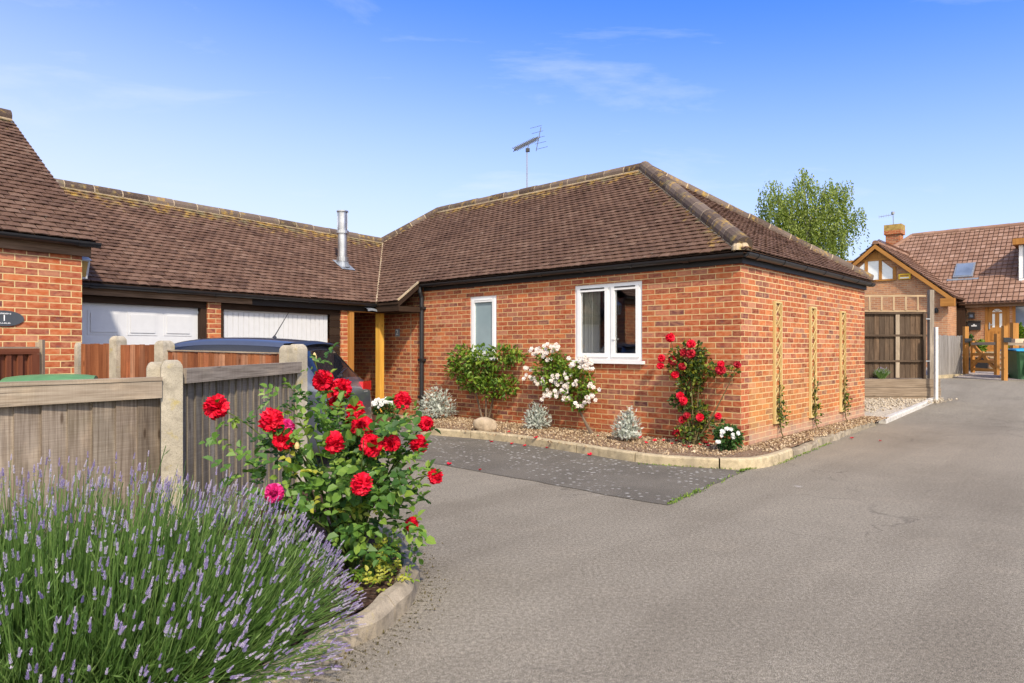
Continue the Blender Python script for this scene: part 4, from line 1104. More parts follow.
# ------------------------------------------------------------------ kerbs and beds
def spline2(pts, step=.05):
    c = catmull([tuple(p) for p in pts], 12); out = [V((*c[0][:2], 0))]
    for p in c[1:]:
        p = V((p[0], p[1], 0))
        if (p-out[-1]).length >= step: out.append(p)
    return out
def kerb(name, path, w, h, mat, joint=.9, gap=.008, rnd_=.015, round_=.02, wob=0.0):
    """a row of kerb stones; the path is the outer bottom edge, the inside is on its left"""
    mb = MB(); acc = 0; Ls = [0]
    for a, b in zip(path, path[1:]): Ls.append(Ls[-1]+(b-a).length)
    def P(i, u, z):
        a = path[max(i-1, 0)]; b = path[min(i+1, len(path)-1)]; d = (b-a).normalized(); n = V((-d.y, d.x, 0))
        k = 1+wob*noise.noise(path[i]*3.1+V((u*5, z*9, 0)))
        return path[i]+n*(u+wob*.10*noise.noise(path[i]*5+V((z*7, 3, 1))))+V((0, 0, hill(path[i].x, path[i].y)+z*k))
    start = 0; i = 0; N = len(path)
    stones = []
    while start < N-1:
        e = start
        while e < N-1 and Ls[e]-Ls[start] < joint: e += 1
        if N-1-e < 3: e = N-1
        stones.append((start, e)); start = e
    prof = [(0, -.03), (0.004, h-round_), (round_, h), (w-round_, h), (w, h-round_), (w, -.03)]
    for a, b in stones:
        r = R.random(); dz = R.uniform(-rnd_, rnd_)*.5
        seq = list(range(a, b+1))
        def ring(k, sh=0.0):
            d = (path[min(k+1, N-1)]-path[max(k-1, 0)]).normalized()
            return [P(k, u, z+dz*(z > 0))+d*sh for u, z in prof]
        rs = [ring(k, gap if k == a else (-gap if k == b else 0)) for k in seq]
        for p, q in zip(rs, rs[1:]):
            for t in range(len(prof)-1): mb.face([p[t], q[t], q[t+1], p[t+1]], None, r)
        mb.face(list(reversed(rs[0])), None, r); mb.face(rs[-1], None, r)
    return struct(name, mb, mat)
def fan_bed(name, outline, mat, z=.10, rough=.012, step=.12, zf=None):
    """a lumpy bed: outline polygon filled with a fine grid"""
    bm = bmesh.new(); vs = [bm.verts.new((p[0], p[1], 0)) for p in outline]; bm.faces.new(vs)
    xs = [p[0] for p in outline]; ys_ = [p[1] for p in outline]
    x = min(xs)+step
    while x < max(xs): bmesh.ops.bisect_plane(bm, geom=bm.verts[:]+bm.edges[:]+bm.faces[:], plane_co=(x, 0, 0), plane_no=(1, 0, 0)); x += step
    y = min(ys_)+step
    while y < max(ys_): bmesh.ops.bisect_plane(bm, geom=bm.verts[:]+bm.edges[:]+bm.faces[:], plane_co=(0, y, 0), plane_no=(0, 1, 0)); y += step
    bmesh.ops.triangulate(bm, faces=bm.faces[:])
    for v in bm.verts:
        v.co.z = (zf(v.co.x, v.co.y) if zf else z)+rough*noise.noise(v.co*6)+rough*.7*noise.noise(v.co*17)
    me = bpy.data.meshes.new(name); bm.to_mesh(me); bm.free(); me.materials.append(mat)
    me.polygons.foreach_set('use_smooth', [True]*len(me.polygons))
    o = bpy.data.objects.new(name, me); COL.objects.link(o); return tag(o, kind='structure')
# older darker tarmac strip in front of the bungalow (local coordinates of its frame)
pA, pB = B.l(gnd(668, 506)), B.l(gnd(746, 471))
g = MB()
def ragged(pts, amp=.02, step=.12):
    out = []
    for (xa, ya), (xb, yb) in zip(pts, pts[1:]+pts[:1]):
        n = max(1, int(math.hypot(xb-xa, yb-ya)/step))
        for i in range(n):
            t_ = i/n; x, y = xa+(xb-xa)*t_, ya+(yb-ya)*t_; out.append((x+amp*noise.noise((x*4, y*4, 1)), y+amp*noise.noise((x*4, y*4, 9))))
    return out
ptsl = [(pA.x, pA.y), (pB.x, pB.y), (pB.x+.02, -1.15), (-6.3, -1.15), (-7.6, -.3), (-9.6, -3.6), (-7.0, pA.y-.05), (-3.6, pA.y+.03)]
fan_bed('parking_pad', [tuple(B.w(x, y)[:2]) for x, y in ragged(ptsl, .03)], M['pad'], .005, rough=0, step=.5)
# front bed of the bungalow
loc = [B.l(gnd(px, py)) for px, py in ((420, 434.5), (500, 441.5), (576, 453), (640, 463), (700, 468), (742, 469.5), (772, 466), (800, 455.5), (827, 444), (852, 434), (876, 425.5))]
front_path = [B.w(p.x, p.y) for p in loc]
fp_ = spline2([(p.x, p.y) for p in front_path])
cut = next(i for i, p in enumerate(fp_) if B.l(p).x > .55 and B.l(p).y > .2)
kerb('kerb', fp_[:cut], .10, .115, M['kerb'], .92)
kerb('rubble_kerb', fp_[cut-1:], .13, .085, M['stonekerb'], 5.0, wob=.5)
inner = [(p.x, p.y) for p in fp_]
end = B.w(.0, DP); endl = B.w(-6.35, .0)
inset = []
for i, p in enumerate(fp_):
    a = fp_[max(i-1, 0)]; b = fp_[min(i+1, len(fp_)-1)]; d = (b-a).normalized(); inset.append((p.x-d.y*.09, p.y+d.x*.09))
fan_bed('flower_bed', inset+[tuple(B.w(.32, DP-.1)[:2]), tuple(B.w(-.05, DP-.1)[:2]), tuple(B.w(-.05, .05)[:2]), tuple(B.w(-6.35, .05)[:2])], M['soil'], .098)
# gravel corner with its white kerb
g0 = fp_[-1]
gpts = [gnd(886, 424, .0), gnd(905, 417), gnd(925, 409.5, .03), gnd(941, 402.5, .08)]
gp_ = spline2([(p.x, p.y) for p in gpts])
kerb('white_kerb', gp_, .12, .09, M['white_kerb'], 1.2)
ins = []
for i, p in enumerate(gp_):
    a = gp_[max(i-1, 0)]; b = gp_[min(i+1, len(gp_)-1)]; d = (b-a).normalized(); ins.append((p.x-d.y*.10, p.y+d.x*.10))
SLY = 15.3
fan_bed('gravel_patch', [tuple(g0[:2])]+ins+[(9.95, SLY+.05), (5.0, SLY+.05), tuple(B.w(-.3, DP)[:2]), tuple(B.w(.25, DP-.08)[:2])], M['gravel'], zf=lambda x, y: hill(x, y)+.055, rough=.02)
# near bed with its rounded kerb
npts = [(-1.9, 1.0), (-1.15, 2.15)]+[tuple(gnd(px, py)[:2]) for px, py in ((306.7, 682), (339.4, 652), (378, 637.5), (404.8, 613.7), (419.7, 590), (418, 569), (404.8, 555.8))]+[(-.95, 4.85), (-1.45, 5.6), (-1.70, 6.0)]
np_ = spline2(npts, .04)
for _ in range(10): np_ = [np_[0]]+[(a+b*2+c)/4 for a, b, c in zip(np_, np_[1:], np_[2:])]+[np_[-1]]
kerb('stone_kerb', np_, .125, .115, M['stonekerb'], .50, gap=.003, wob=.22, round_=.04)
ins = []
for i, p in enumerate(np_):
    a = np_[max(i-1, 0)]; b = np_[min(i+1, len(np_)-1)]; d = (b-a).normalized(); ins.append((p.x-d.y*.10, p.y+d.x*.10))
fan_bed('planting_bed', ins+[(-1.95, 6.0), (-2.20, 4.25), (-3.4, 3.4), (-3.4, 1.0)], M['soil_dark'], .105, rough=.02)
# ------------------------------------------------------------------ plants
def rdir(r=R):
    while True:
        v = V((r.uniform(-1, 1), r.uniform(-1, 1), r.uniform(-1, 1)))
        if .05 < v.length < 1: return v.normalized()
def ell(px, py, rx, ry, Y, depth):          # an ellipsoid of foliage: centre, half axes in metres
    k = Y/F; return at(px, py, Y), rx*k, depth, ry*k
def sample(e, shell=.35):
    c, a, b, d = e; u = rdir()*(shell+(1-shell)*R.random())**.5
    return c+V((u.x*a, u.y*b, u.z*d)), u
def foliage(mb, ells, n, L, W=.6, up=.35, shell=.35, fold=.25, kite=False, Lvar=.35, droop=0.0):
    vol = [e[1]*e[3] for e in ells]; tot = sum(vol)
    for e, v in zip(ells, vol):
        for _ in range(int(n*v/tot)):
            p, u = sample(e, shell)
            d = (u+rdir()*.8+V((0, 0, up-droop))).normalized()
            nn = (u*.5+V((0, -.25, 1))+rdir()*.7).normalized()
            l = L*R.uniform(1-Lvar, 1+Lvar)
            (mb.kite if kite else mb.leaf)(*((p, d, nn, l, l*W) if kite else (p, d, nn, l, l*W)), **({} if kite else {'fold': fold}))
def sprays(mb, ells, n, L, per=5, W=.62):
    """compound leaves: a stalk with pairs of leaflets and one at the tip"""
    vol = [e[1]*e[3] for e in ells]; tot = sum(vol)
    for e, v in zip(ells, vol):
        for _ in range(int(n*v/tot)):
            p, u = sample(e)
            d = (u*.8+rdir()*.7+V((0, 0, .1))).normalized(); s = L*R.uniform(.7, 1.25)
            nn = (V((0, -.35, 1))+rdir()*.6+u*.4).normalized(); side = d.cross(nn).normalized(); rr = min(1, max(0, R.gauss(.5, .25)))
            for k in range(per//2):
                b = p+d*s*(.5+.9*k)
                for sg in (1, -1): mb.leaf(b, (side*sg+d*.45).normalized(), nn, s, s*W, min(1, max(0, rr+R.uniform(-.15, .15))))
            b = p+d*s*(.5+.9*(per//2-1)+.55); mb.leaf(b, d, nn, s*1.15, s*W*1.15, rr)
def bez(a, b, c, n=6): return [a*(1-t)**2+b*2*t*(1-t)+c*t*t for t in [i/n for i in range(n+1)]]

def bloom_mesh(name, rad_, layers, mat, seed, ruff=.8):
    """a double rose: curved petals in layers around a tight heart"""
    r = random.Random(seed); mb = MB()
    for li, (n, op, ln) in enumerate(layers):
        for k in range(n):
            az = 2*math.pi*(k+.5*(li % 2)+r.uniform(-.2, .2))/n; tilt = op+r.uniform(-.12, .12)
            L = rad_*ln*r.uniform(.9, 1.1); Wd = L*(1.1 if n < 9 else .78)
            ca, sa = math.cos(az), math.sin(az); ph = r.uniform(0, 6)
            g_ = []
            for i in range(4):
                t = i/3; row = []
                cur = tilt+(.55*(t-.3) if op > .6 else -.5*(t-.3))     # outer petals roll back, inner ones close up
                rr = L*t*math.sin(cur)*1.0; zz = L*t*math.cos(cur)
                for j in range(4):
                    s = (j/3-.5)*2; w = Wd*.5*math.sin(math.pi*(.18+.62*t))
                    wave = ruff*L*.34*math.sin(ph+s*4.5+li)*t
                    rx = rr-abs(s)**2*w*.28*math.cos(cur); y = s*w; z = zz-abs(s)**2*w*.05+wave
                    row.append(V((rx*ca-y*sa, rx*sa+y*ca, z-.35*rad_)))
                g_.append(row)
            rv = r.random()
            for i in range(3):
                for j in range(3): mb.face([g_[i][j], g_[i][j+1], g_[i+1][j+1], g_[i+1][j]], None, min(1, max(0, rv*.7+.3*i/3)))
    o = mb.build(name, mat, None, smooth=False); me = o.data; bpy.data.objects.remove(o); return me
LAY = [(5, .12, .62), (6, .32, .76), (8, .55, .88), (10, .82, .97), (12, 1.10, 1.03), (13, 1.40, 1.05), (12, 1.75, 1.0)]
RED_M = [bloom_mesh('rose_bloom', 1.0, LAY, M['petal_red'], s) for s in (1, 2, 3)]
PINK_M = bloom_mesh('rose_bloom', 1.0, LAY, M['petal_pink'], 4)
DEEP_M = [bloom_mesh('rose_bloom', 1.0, [(4, .25, .6), (6, .65, .85), (7, 1.1, 1), (7, 1.5, 1.05)], M['petal_deep'], s) for s in (5, 6)]
DRED_M = [bloom_mesh('rose_bloom', 1.0, [(4, .25, .6), (6, .65, .85), (7, 1.1, 1), (7, 1.55, 1.05)], M['petal_red'], s) for s in (7, 8)]
def put(me, name, parent, loc, size, facing, label=None):
    o = bpy.data.objects.new(name, me); COL.objects.link(o); o.parent = parent; o.location = loc; o.scale = (size,)*3
    o.rotation_mode = 'QUATERNION'; o.rotation_quaternion = V(facing).to_track_quat('Z', 'Y') @ Matrix.Rotation(R.uniform(0, 6), 3, 'Z').to_quaternion()
    if label: o['label'] = label
    return o

# --- the red rose bush by the fence
bush = thing('rose_bush', 'big rose bush with large double red blooms in front of the timber fence', 'rose bush', (-.92, 3.85, .10))
off = V((-.92, 3.85, .10))
def child(mb, name, mat, parent, o=None, **k):
    ob = mb.build(name, mat, parent, **k); ob.location = -(o if o is not None else off); return ob
RB = [(213, 406, 13.2, 3.85), (268, 420, 13, 3.6), (281.7, 438, 11.5, 3.62), (322, 380, 11, 3.9), (342, 388, 11.5, 3.95), (335, 403, 8, 4.0), (353.5, 408.5, 10, 3.85), (361.7, 425, 12, 3.75),
      (331.8, 441.5, 11.5, 3.5), (372, 444, 12, 3.6), (391.5, 443, 9.5, 3.65), (358.7, 484, 12, 3.4), (405, 400, 9.5, 4.0), (427, 423, 8.5, 3.9), (421, 443, 10, 3.85), (437, 476.5, 8, 3.8), (413.5, 524, 7.5, 3.75), (350, 419, 6, 3.9)]
stm = MB(); hips = MB(); fol = MB()
rootp = [V((-.95+R.uniform(-.06, .06), 3.85+R.uniform(-.06, .06), .09)) for _ in range(9)]
for k, (px, py, r_, Y) in enumerate(RB):
    c = at(px, py, Y); size = r_*Y/F*.90
    fc = V((R.uniform(-.5, .5)+(.9 if px > 400 else -.3 if px < 240 else 0), -1, R.uniform(.1, .7)))
    b = put(RED_M[k % 3], 'rose_bloom', bush, c-off, size, fc)
    a = rootp[k % 9]; fcn = fc.normalized(); mid = (a+c)*.5+V((0, .10, .22+.1*R.random()))
    tip = c-fcn*size*.5
    pts = bez(a, mid, tip, 9); stm.tube(pts, [.0075-.0045*i/9 for i in range(10)], 5)
    # calyx and leaf pairs along the upper stem
    for i in range(4, 10):
        p = pts[i]
        for _ in range(2):
            d = (rdir()+V((0, -.3, .2))).normalized(); s = R.uniform(.032, .05)
            nn = (V((0, -.5, 1))+rdir()*.5).normalized(); sd = d.cross(nn).normalized(); rr = R.random()
            for sg in (1, -1): fol.leaf(p+d*s*.7, (sd*sg+d*.5).normalized(), nn, s, s*.66, rr)
            fol.leaf(p+d*s*1.1, d, nn, s*1.2, s*.8, rr)
    for q in range(5):
        a2 = 2*math.pi*q/5; x = fcn.cross(V((0, 0, 1))).normalized(); y = fcn.cross(x)
        fol.leaf(tip, (x*math.cos(a2)+y*math.sin(a2)-fcn*.2).normalized(), -fcn, size*.55, size*.2, .3)
for px, py, r_, Y in ((282.5, 427, 9, 3.72), (273.8, 492.6, 9, 3.3), (283, 427, 8, 3.7)):
    c = at(px+R.uniform(-2, 2), py, Y); put(PINK_M, 'rose_bloom', bush, c-off, r_*Y/F, V((R.uniform(-.3, .6), -1, .3)), 'bright pink rose bloom')
    stm.tube(bez(rootp[3], (rootp[3]+c)*.5+V((-.1, .1, .15)), c+V((0, .05, -.02)), 8), [.006-.0005*i for i in range(9)], 5)
# buds on long stalks
for px, py, Y in ((314.5, 358, 3.9), (409.5, 473, 3.75), (332, 452, 3.6), (297, 447, 3.6)):
    c = at(px, py, Y); a = rootp[5]
    stm.tube(bez(a, (a+c)*.5+V((0, .08, .2)), c, 9), [.006-.0004*i for i in range(10)], 5)
    bd = MB(); bd.lathe((0, 0, 0), [(0, -.016), (.012, -.008), (.014, .006), (.007, .026), (0, .034)], 8); ob = bd.build('rose_bud', M['petal_deep'] if px > 350 else M['trellis'], bush, smooth=True); ob.location = c-off
RE = [ell(322, 470, 72, 52, 3.75, .30), ell(365, 465, 48, 45, 3.7, .25), ell(330, 520, 60, 35, 3.65, .25), ell(375, 520, 38, 45, 3.7, .22), ell(270, 470, 42, 24, 3.75, .2),
      ell(300, 430, 30, 25, 3.9, .16), ell(350, 432, 24, 16, 3.9, .14), ell(395, 470, 25, 28, 3.75, .14), ell(365, 552, 25, 20, 3.7, .16)]
sprays(fol, RE, 250, .050, W=.76)
foliage(fol, [RE[0], RE[1], RE[2], RE[3]], 190, .062, .76, up=.1)
sprays(fol, [ell(322, 365, 10, 10, 3.9, .05), ell(215, 432, 8, 16, 3.85, .05), ell(405, 430, 16, 22, 3.95, .06), ell(405, 492, 16, 8, 3.8, .06), ell(395, 545, 18, 10, 3.75, .07), ell(280, 400, 14, 14, 3.9, .05), ell(308, 405, 16, 14, 3.9, .06)], 62, .040)
child(fol, 'foliage', M['leaf_rose'], bush)
yl = MB(); sprays(yl, [ell(375, 462, 22, 12, 3.7, .1), ell(300, 440, 20, 10, 3.75, .1), ell(385, 512, 20, 14, 3.65, .08), ell(330, 490, 50, 30, 3.6, .1)], 13, .042); child(yl, 'pale_foliage', M['leaf_pale'], bush)
for _ in range(14):
    a = R.choice(rootp); e = R.choice(RE); c, u = sample(e); stm.tube(bez(a, (a+c)*.5+V((0, .05, .12)), c, 7), [.008-.0008*i for i in range(8)], 5)
child(stm, 'stems', M['stem_green'], bush)
# low yellow green plant at the foot of the rose
lp = gnd(386, 578, .11)
low = thing('ground_plant', 'low yellow green leafy plant in dark soil beside the curved stone kerb', 'plant', lp)
q = MB(); sprays(q, [ell(384, 577, 26, 13, lp.y, .12), ell(372, 590, 18, 12, lp.y-.15, .1), ell(378, 558, 20, 10, lp.y+.1, .1)], 85, .026, W=.7); child(q, 'foliage', M['leaf_pale'], low, lp)
q = MB(); sprays(q, [ell(380, 575, 28, 12, lp.y+.02, .12)], 25, .026); child(q, 'dark_foliage', M['leaf_shrub'], low, lp)

# --- lavender in the foreground
lo_ = V((-1.55, 2.85, .10))
lav = thing('lavender_bush', 'large flowering lavender bush with purple spikes in the near left corner', 'lavender', lo_)
st = MB(); lv = MB(); tips = []
LC, LAX, LBX, LHT = V((-2.20, 2.83, .06)), 1.49, .84, .65
sp_pow = lambda v: math.copysign(abs(v)**.8, v)
for i in range(14500):
    fl = i < 3300
    while True:
        u = rdir()
        if u.z > -.08 and not (u.y > .55 and R.random() < .6): break
    k = 1.0 if fl else R.uniform(.35, .93)**.8
    hh = LHT*(1+R.gauss(0, .07)+(.14 if R.random() < .08 else 0))
    tip = LC+V((sp_pow(u.x)*LAX*k, sp_pow(u.y)*LBX*k, max(.02, u.z)*hh*k*(1+.13*u.x)+.04))+V((R.gauss(0, .03), R.gauss(0, .03), R.gauss(0, .02)))
    base = LC+V((sp_pow(u.x)*LAX*.72, sp_pow(u.y)*LBX*.60, 0))+V((R.gauss(0, .07), R.gauss(0, .05), 0))
    if not fl and R.random() < .6: base = base.lerp(tip, R.uniform(.1, .4))
    kk = R.uniform(.5, .95); ctl = V((base.x*(1-kk)+tip.x*kk, base.y*(1-kk)+tip.y*kk, base.z+(tip.z-base.z)*R.uniform(.35, .6)))+rdir()*.025
    pts = bez(base, ctl, tip, 4); w = R.uniform(.0016, .0024)*(1 if fl else 1.5); r = R.random()*(1 if fl else .8)
    sd = (tip-base).cross(V((R.uniform(-1, 1), -1, R.uniform(-.3, .3)))).normalized()
    for a_, b_, wa, wb in zip(pts, pts[1:], (1, .9, .8, .7), (.9, .8, .7, .5)): st.face([a_-sd*w*wa, a_+sd*w*wa, b_+sd*w*wb, b_-sd*w*wb], None, r)
    d1 = (pts[-1]-pts[-2]).normalized()
    if fl: tips.append((tip, d1))
    else:
        for _ in range(3):
            j = R.randrange(4); p = pts[j].lerp(pts[j+1], R.random()); st.kite(p, (d1+rdir()*.7).normalized(), V((0, -1, .3)), R.uniform(.03, .06), .0055, r)
child(st, 'stems', M['lav_stem'], lav, lo_)
def spike(mb, p, d, s, r0):
    x = d.cross(V((.3, 1, .1))).normalized(); y = d.cross(x)
    L = .032*s; n = 5
    hs = [0, .18, .36, .55, .72, .88] if R.random() < .7 else [-.45, .05, .25, .45, .65, .85]
    for h in hs:
        c = p+d*(h*L); rr = .0064*s*(1-.45*max(h, 0)); ph = R.random()*6
        for k in range(4):
            a = ph+k*1.571; o = x*math.cos(a)+y*math.sin(a); r = min(1, max(0, r0+R.uniform(-.25, .25)))
            t_ = c+o*rr+d*.006*s; q1 = c+(x*math.cos(a+.7)+y*math.sin(a+.7))*rr*.55; q2 = c+(x*math.cos(a-.7)+y*math.sin(a-.7))*rr*.55
            mb.face([c-d*.004*s, q1, t_, q2], None, r); 
SPK = []
for k in range(10):
    q = MB(); spike(q, V((0, 0, 0)), V((0, 0, 1)), R.uniform(.9, 1.2), R.uniform(.2, .8)); o = q.build('flower_spike', M['lav_flower']); SPK.append(o.data); bpy.data.objects.remove(o)
tips = [t for t in tips if R.random() < .86]
cam = V((0, 0, H))
order = sorted(tips, key=lambda t: ((t[0]-cam).length if abs(t[0].x/t[0].y) < .78 and t[0].y > .5 and (H-t[0].z)/t[0].y < .5 else 99))
big, rest = order[:100], order[100:]
for p, d in big:
    o = bpy.data.objects.new('flower_spike', R.choice(SPK)); COL.objects.link(o); o.parent = lav; o.location = p-lo_; o.rotation_mode = 'QUATERNION'; o.rotation_quaternion = d.to_track_quat('Z', 'Y'); o.scale = (R.uniform(.9, 1.2),)*3
q = MB()
for p, d in rest: spike(q, p, d, R.uniform(.8, 1.2), R.uniform(.15, .9))
tag(child(q, 'flower_spikes', M['lav_flower'], lav, lo_), kind='stuff')

# --- plants on the front wall of the bungalow (their distance is that of the wall)
def wallp(px, py, off_=.12): p = B.on_y(px, py, -off_); return B.w(p.x, p.y, p.z)
def well(px, py, rx, ry, dep=.10, off_=.16):
    p = wallp(px, py, off_); k = p.y/F; return (p, rx*k, dep, ry*k)
def wfol(*a, **k): foliage(*a, **k)
# green shrub
p0 = wallp(486, 424, .16); p0.z = .1
gs = thing('climbing_shrub', 'leafy bright green shrub trained on the brick wall beneath the narrow frosted window', 'shrub', p0)
E = [well(463, 360, 15, 14), well(480, 366, 17, 20), well(502, 357, 20, 12), well(490, 384, 15, 15), well(505, 386, 12, 12), well(470, 383, 12, 10), well(455, 370, 9, 9), well(518, 356, 8, 6)]
q = MB(); foliage(q, E, 1500, .075, .62, up=.15, shell=.15); child(q, 'foliage', M['leaf_shrub'], gs, p0)
q = MB()
for dx, tx, ty in ((-.05, 472, 375), (.03, 497, 380), (0, 486, 375)):
    a = p0+V((dx, 0, 0)); c = wallp(tx, ty, .12); q.tube(bez(a, (a+c)*.5+V((0, .02, -.05)), c, 6), [.022, .02, .018, .015, .012, .01, .008], 6)
child(q, 'stems', M['bark'], gs, p0)
# white rose
p0 = wallp(592, 433, .30); p0.z = .1
wr = thing('white_rose', 'climbing rose full of pale blush white flowers on the brick wall between the two windows', 'rose bush', p0)
C3 = lambda x, y: (520+x/5.69, 330+y/5.69)
E = [well(*C3(150, 230), 15, 16), well(*C3(230, 300), 18, 17), well(*C3(210, 200), 12, 12), well(*C3(310, 370), 12, 13), well(*C3(340, 260), 14, 11), well(*C3(380, 330), 11, 9), well(*C3(270, 240), 14, 12), well(*C3(345, 425), 7, 6), well(*C3(170, 150), 12, 8)]
q = MB(); foliage(q, E, 1250, .062, .62, up=.15, shell=.15); child(q, 'foliage', M['leaf_shrub'], wr, p0)
q = MB(); c = wallp(*C3(330, 440), .16); q.tube(bez(p0, p0*.4+c*.6+V((.03, 0, -.08)), c, 6), [.032, .03, .026, .022, .02, .016, .012], 7)
for tx, ty in ((230, 300), (170, 180), (370, 300), (340, 220)):
    d = wallp(*C3(tx, ty), .1); q.tube(bez(c, (c+d)*.5, d, 5), [.014, .012, .01, .008, .006, .004], 5)
child(q, 'stems', M['bark'], wr, p0)
WM = bloom_mesh('blossom_cluster', .035, [(4, .3, .7), (5, .8, 1), (6, 1.3, 1.1)], M['petal_white'], 21, .2)
def cluster(mbx, c, n, sp, pm, size):
    for _ in range(n):
        o = c+V((R.gauss(0, sp), R.gauss(-.03, .02), R.gauss(0, sp*.8))); fc = V((R.uniform(-.6, .6)-.4, -1, R.uniform(-.2, .8))).normalized()
        x = fc.cross(V((0, 0, 1))).normalized(); y = fc.cross(x); k = 6; ph = R.random()
        for ring, (rr, h) in enumerate(((size, .0), (size*.62, size*.22))):
            for i in range(k):
                a = ph+2*math.pi*(i+ring*.5)/k; d = (x*math.cos(a)+y*math.sin(a)+fc*(.25+.5*ring)).normalized(); mbx.leaf(o+fc*h, d, fc, rr, rr*.95, R.random(), .12)
for x, y, n in ((80, 125, 6), (135, 120, 7), (190, 95, 7), (150, 160, 6), (45, 215, 4), (60, 265, 5), (95, 290, 4), (120, 290, 3), (200, 285, 8), (310, 295, 3), (260, 330, 7), (220, 360, 5), (255, 380, 6), (145, 368, 5), (180, 370, 4), (400, 375, 7), (310, 190, 6), (340, 185, 6), (380, 170, 6), (400, 220, 4), (380, 210, 4), (415, 320, 4), (240, 245, 3), (265, 250, 3), (340, 430, 4)):
    c = wallp(*C3(x, y), .27); q = MB(); cluster(q, V((0, 0, 0)), n, .045, M['petal_white'], .038); o = q.build('blossom_cluster', M['petal_white'], wr); o.location = c-p0
# red climber at the corner
p0 = wallp(694, 442, .30); p0.z = .1
rr_ = thing('climbing_rose', 'tall climbing rose with small dark red flowers on the brick wall near the corner', 'rose bush', p0)
E = [well(690, 358, 20, 16), well(679, 366, 12, 12), well(697, 372, 14, 10), well(690, 385, 15, 12), well(683, 401, 14, 10), well(697, 412, 12, 9), well(692, 431, 17, 12, .14, .26), well(703, 420, 8, 8), well(726, 371, 14, 4.5, .05), well(713, 370, 10, 6, .06), well(717, 424, 6, 6, .05, .26)]
q = MB(); foliage(q, E, 1550, .055, .62, up=.1, shell=.15); child(q, 'foliage', M['leaf_climber'], rr_, p0)
q = MB()
for tx, ty in ((685, 380), (700, 370), (690, 350), (735, 371), (671, 340), (705, 395)):
    d = wallp(tx, ty, .10); q.tube(bez(p0, (p0+d)*.5+V((.0, 0, -.1)), d, 6), [.016, .014, .012, .010, .008, .006, .004], 5)
child(q, 'stems', M['stem'], rr_, p0)
for k, (px, py) in enumerate(((670.6, 336.7), (690.4, 343), (683, 352.5), (690, 354), (661, 358), (659.5, 365.6), (673, 359.5), (683, 365.8), (674.8, 374), (720.9, 363.7), (721, 369.6), (737, 364), (680.5, 395.7), (684, 400), (688, 416), (684, 419), (700.7, 417.6), (718, 415.3), (677, 433), (723, 429))):
    c = wallp(px, py, .30); put((DRED_M+DEEP_M)[k % 4], 'rose_bloom', rr_, c-p0, R.uniform(.042, .062), V((R.uniform(-.7, .3), -1, R.uniform(-.1, .7))))
# silver leaved plants
def silver(px, py, rx, ry, base_off, label, n=420):
    b = wallp(px, py+ry, base_off); b.z = .1; k = b.y/F; t = thing('silver_plant', label, 'plant', b, 0, 'silver leaved plants along the wall')
    q = MB(); h = 2*ry*k; w = rx*k
    for _ in range(n):
        az = R.uniform(0, 6.283); el = R.random()**.7*1.45; rad_ = R.uniform(.35, 1)
        d = V((math.cos(az)*math.sin(el), math.sin(az)*math.sin(el)*.8, math.cos(el)))
        p = b+V((d.x*w*rad_, d.y*w*.8*rad_, .02+d.z*h*rad_*R.uniform(.75, 1.0)))
        s = R.uniform(.034, .062); dd = (d*.7+V((0, 0, .25))+rdir()*.75).normalized(); nn = (d+rdir()*.4).normalized(); sd = dd.cross(nn).normalized(); r = R.random()
        # deeply cut leaf: narrow lobes along a midrib
        q.kite(p, dd, nn, s*1.2, s*.22, r)
        for j in range(3):
            for sg in (1, -1): q.kite(p+dd*s*(.25+.27*j), (dd*.8+sd*sg).normalized(), nn, s*.45, s*.16, min(1, r+R.uniform(-.1, .1)))
    child(q, 'foliage', M['leaf_silver'], t, b)
    q = MB()
    for _ in range(12):
        d = V((R.uniform(-.5, .5)*w, R.uniform(-.4, .4)*w, h*R.uniform(.5, .8))); q.tube([b, b+d*.5, b+d], [.007, .005, .003], 5)
    child(q, 'stems', M['leaf_silver'], t, b)
silver(436, 404, 21, 17, .45, 'largest silver leaved plant, bushy, by the black downpipe', 1250)
silver(537, 418, 14, 13.5, .40, 'silver leaved plant between the smooth boulder and the white rose stem', 800)
silver(627, 426, 15, 16.5, .55, 'silver leaved plant with one taller shoot, on soil beneath the double window', 800)
q = MB(); b = wallp(631, 415, .55); q.tube([b-V((0, 0, .1)), b+V((0, 0, .12))], .005, 5)
for i in range(14): q.kite(b+V((0, 0, -.05+.012*i)), rdir()+V((0, 0, .4)), V((0, -1, 0)), .04, .014)
sp_ = [o for o in bpy.data.objects if o.name.startswith('silver_plant')][-1]; child(q, 'shoot', M['leaf_silver'], sp_, sp_.location)
# small white flowered plant at the corner
b = wallp(728, 449, .42); b.z = .1; t = thing('corner_plant', 'small round dark green plant with white flowers at the foot of the brick corner', 'plant', b)
k = b.y/F; e = [(b+V((0, 0, 13*k)), 12.5*k, .14, 12*k)]
q = MB(); foliage(q, e, 620, .055, .5, up=.3, shell=.2); child(q, 'foliage', M['leaf_dark'], t, b)
for px, py in ((723.5, 431), (731, 429.5), (737, 433), (730, 435), (718, 441), (721, 434), (734, 438), (727, 428)):
    c = at(px, py, b.y-.13); q = MB(); cluster(q, V((0, 0, 0)), 2, .012, None, .026); o = q.build('white_flower', M['petal_pure'], t); o.location = c-b
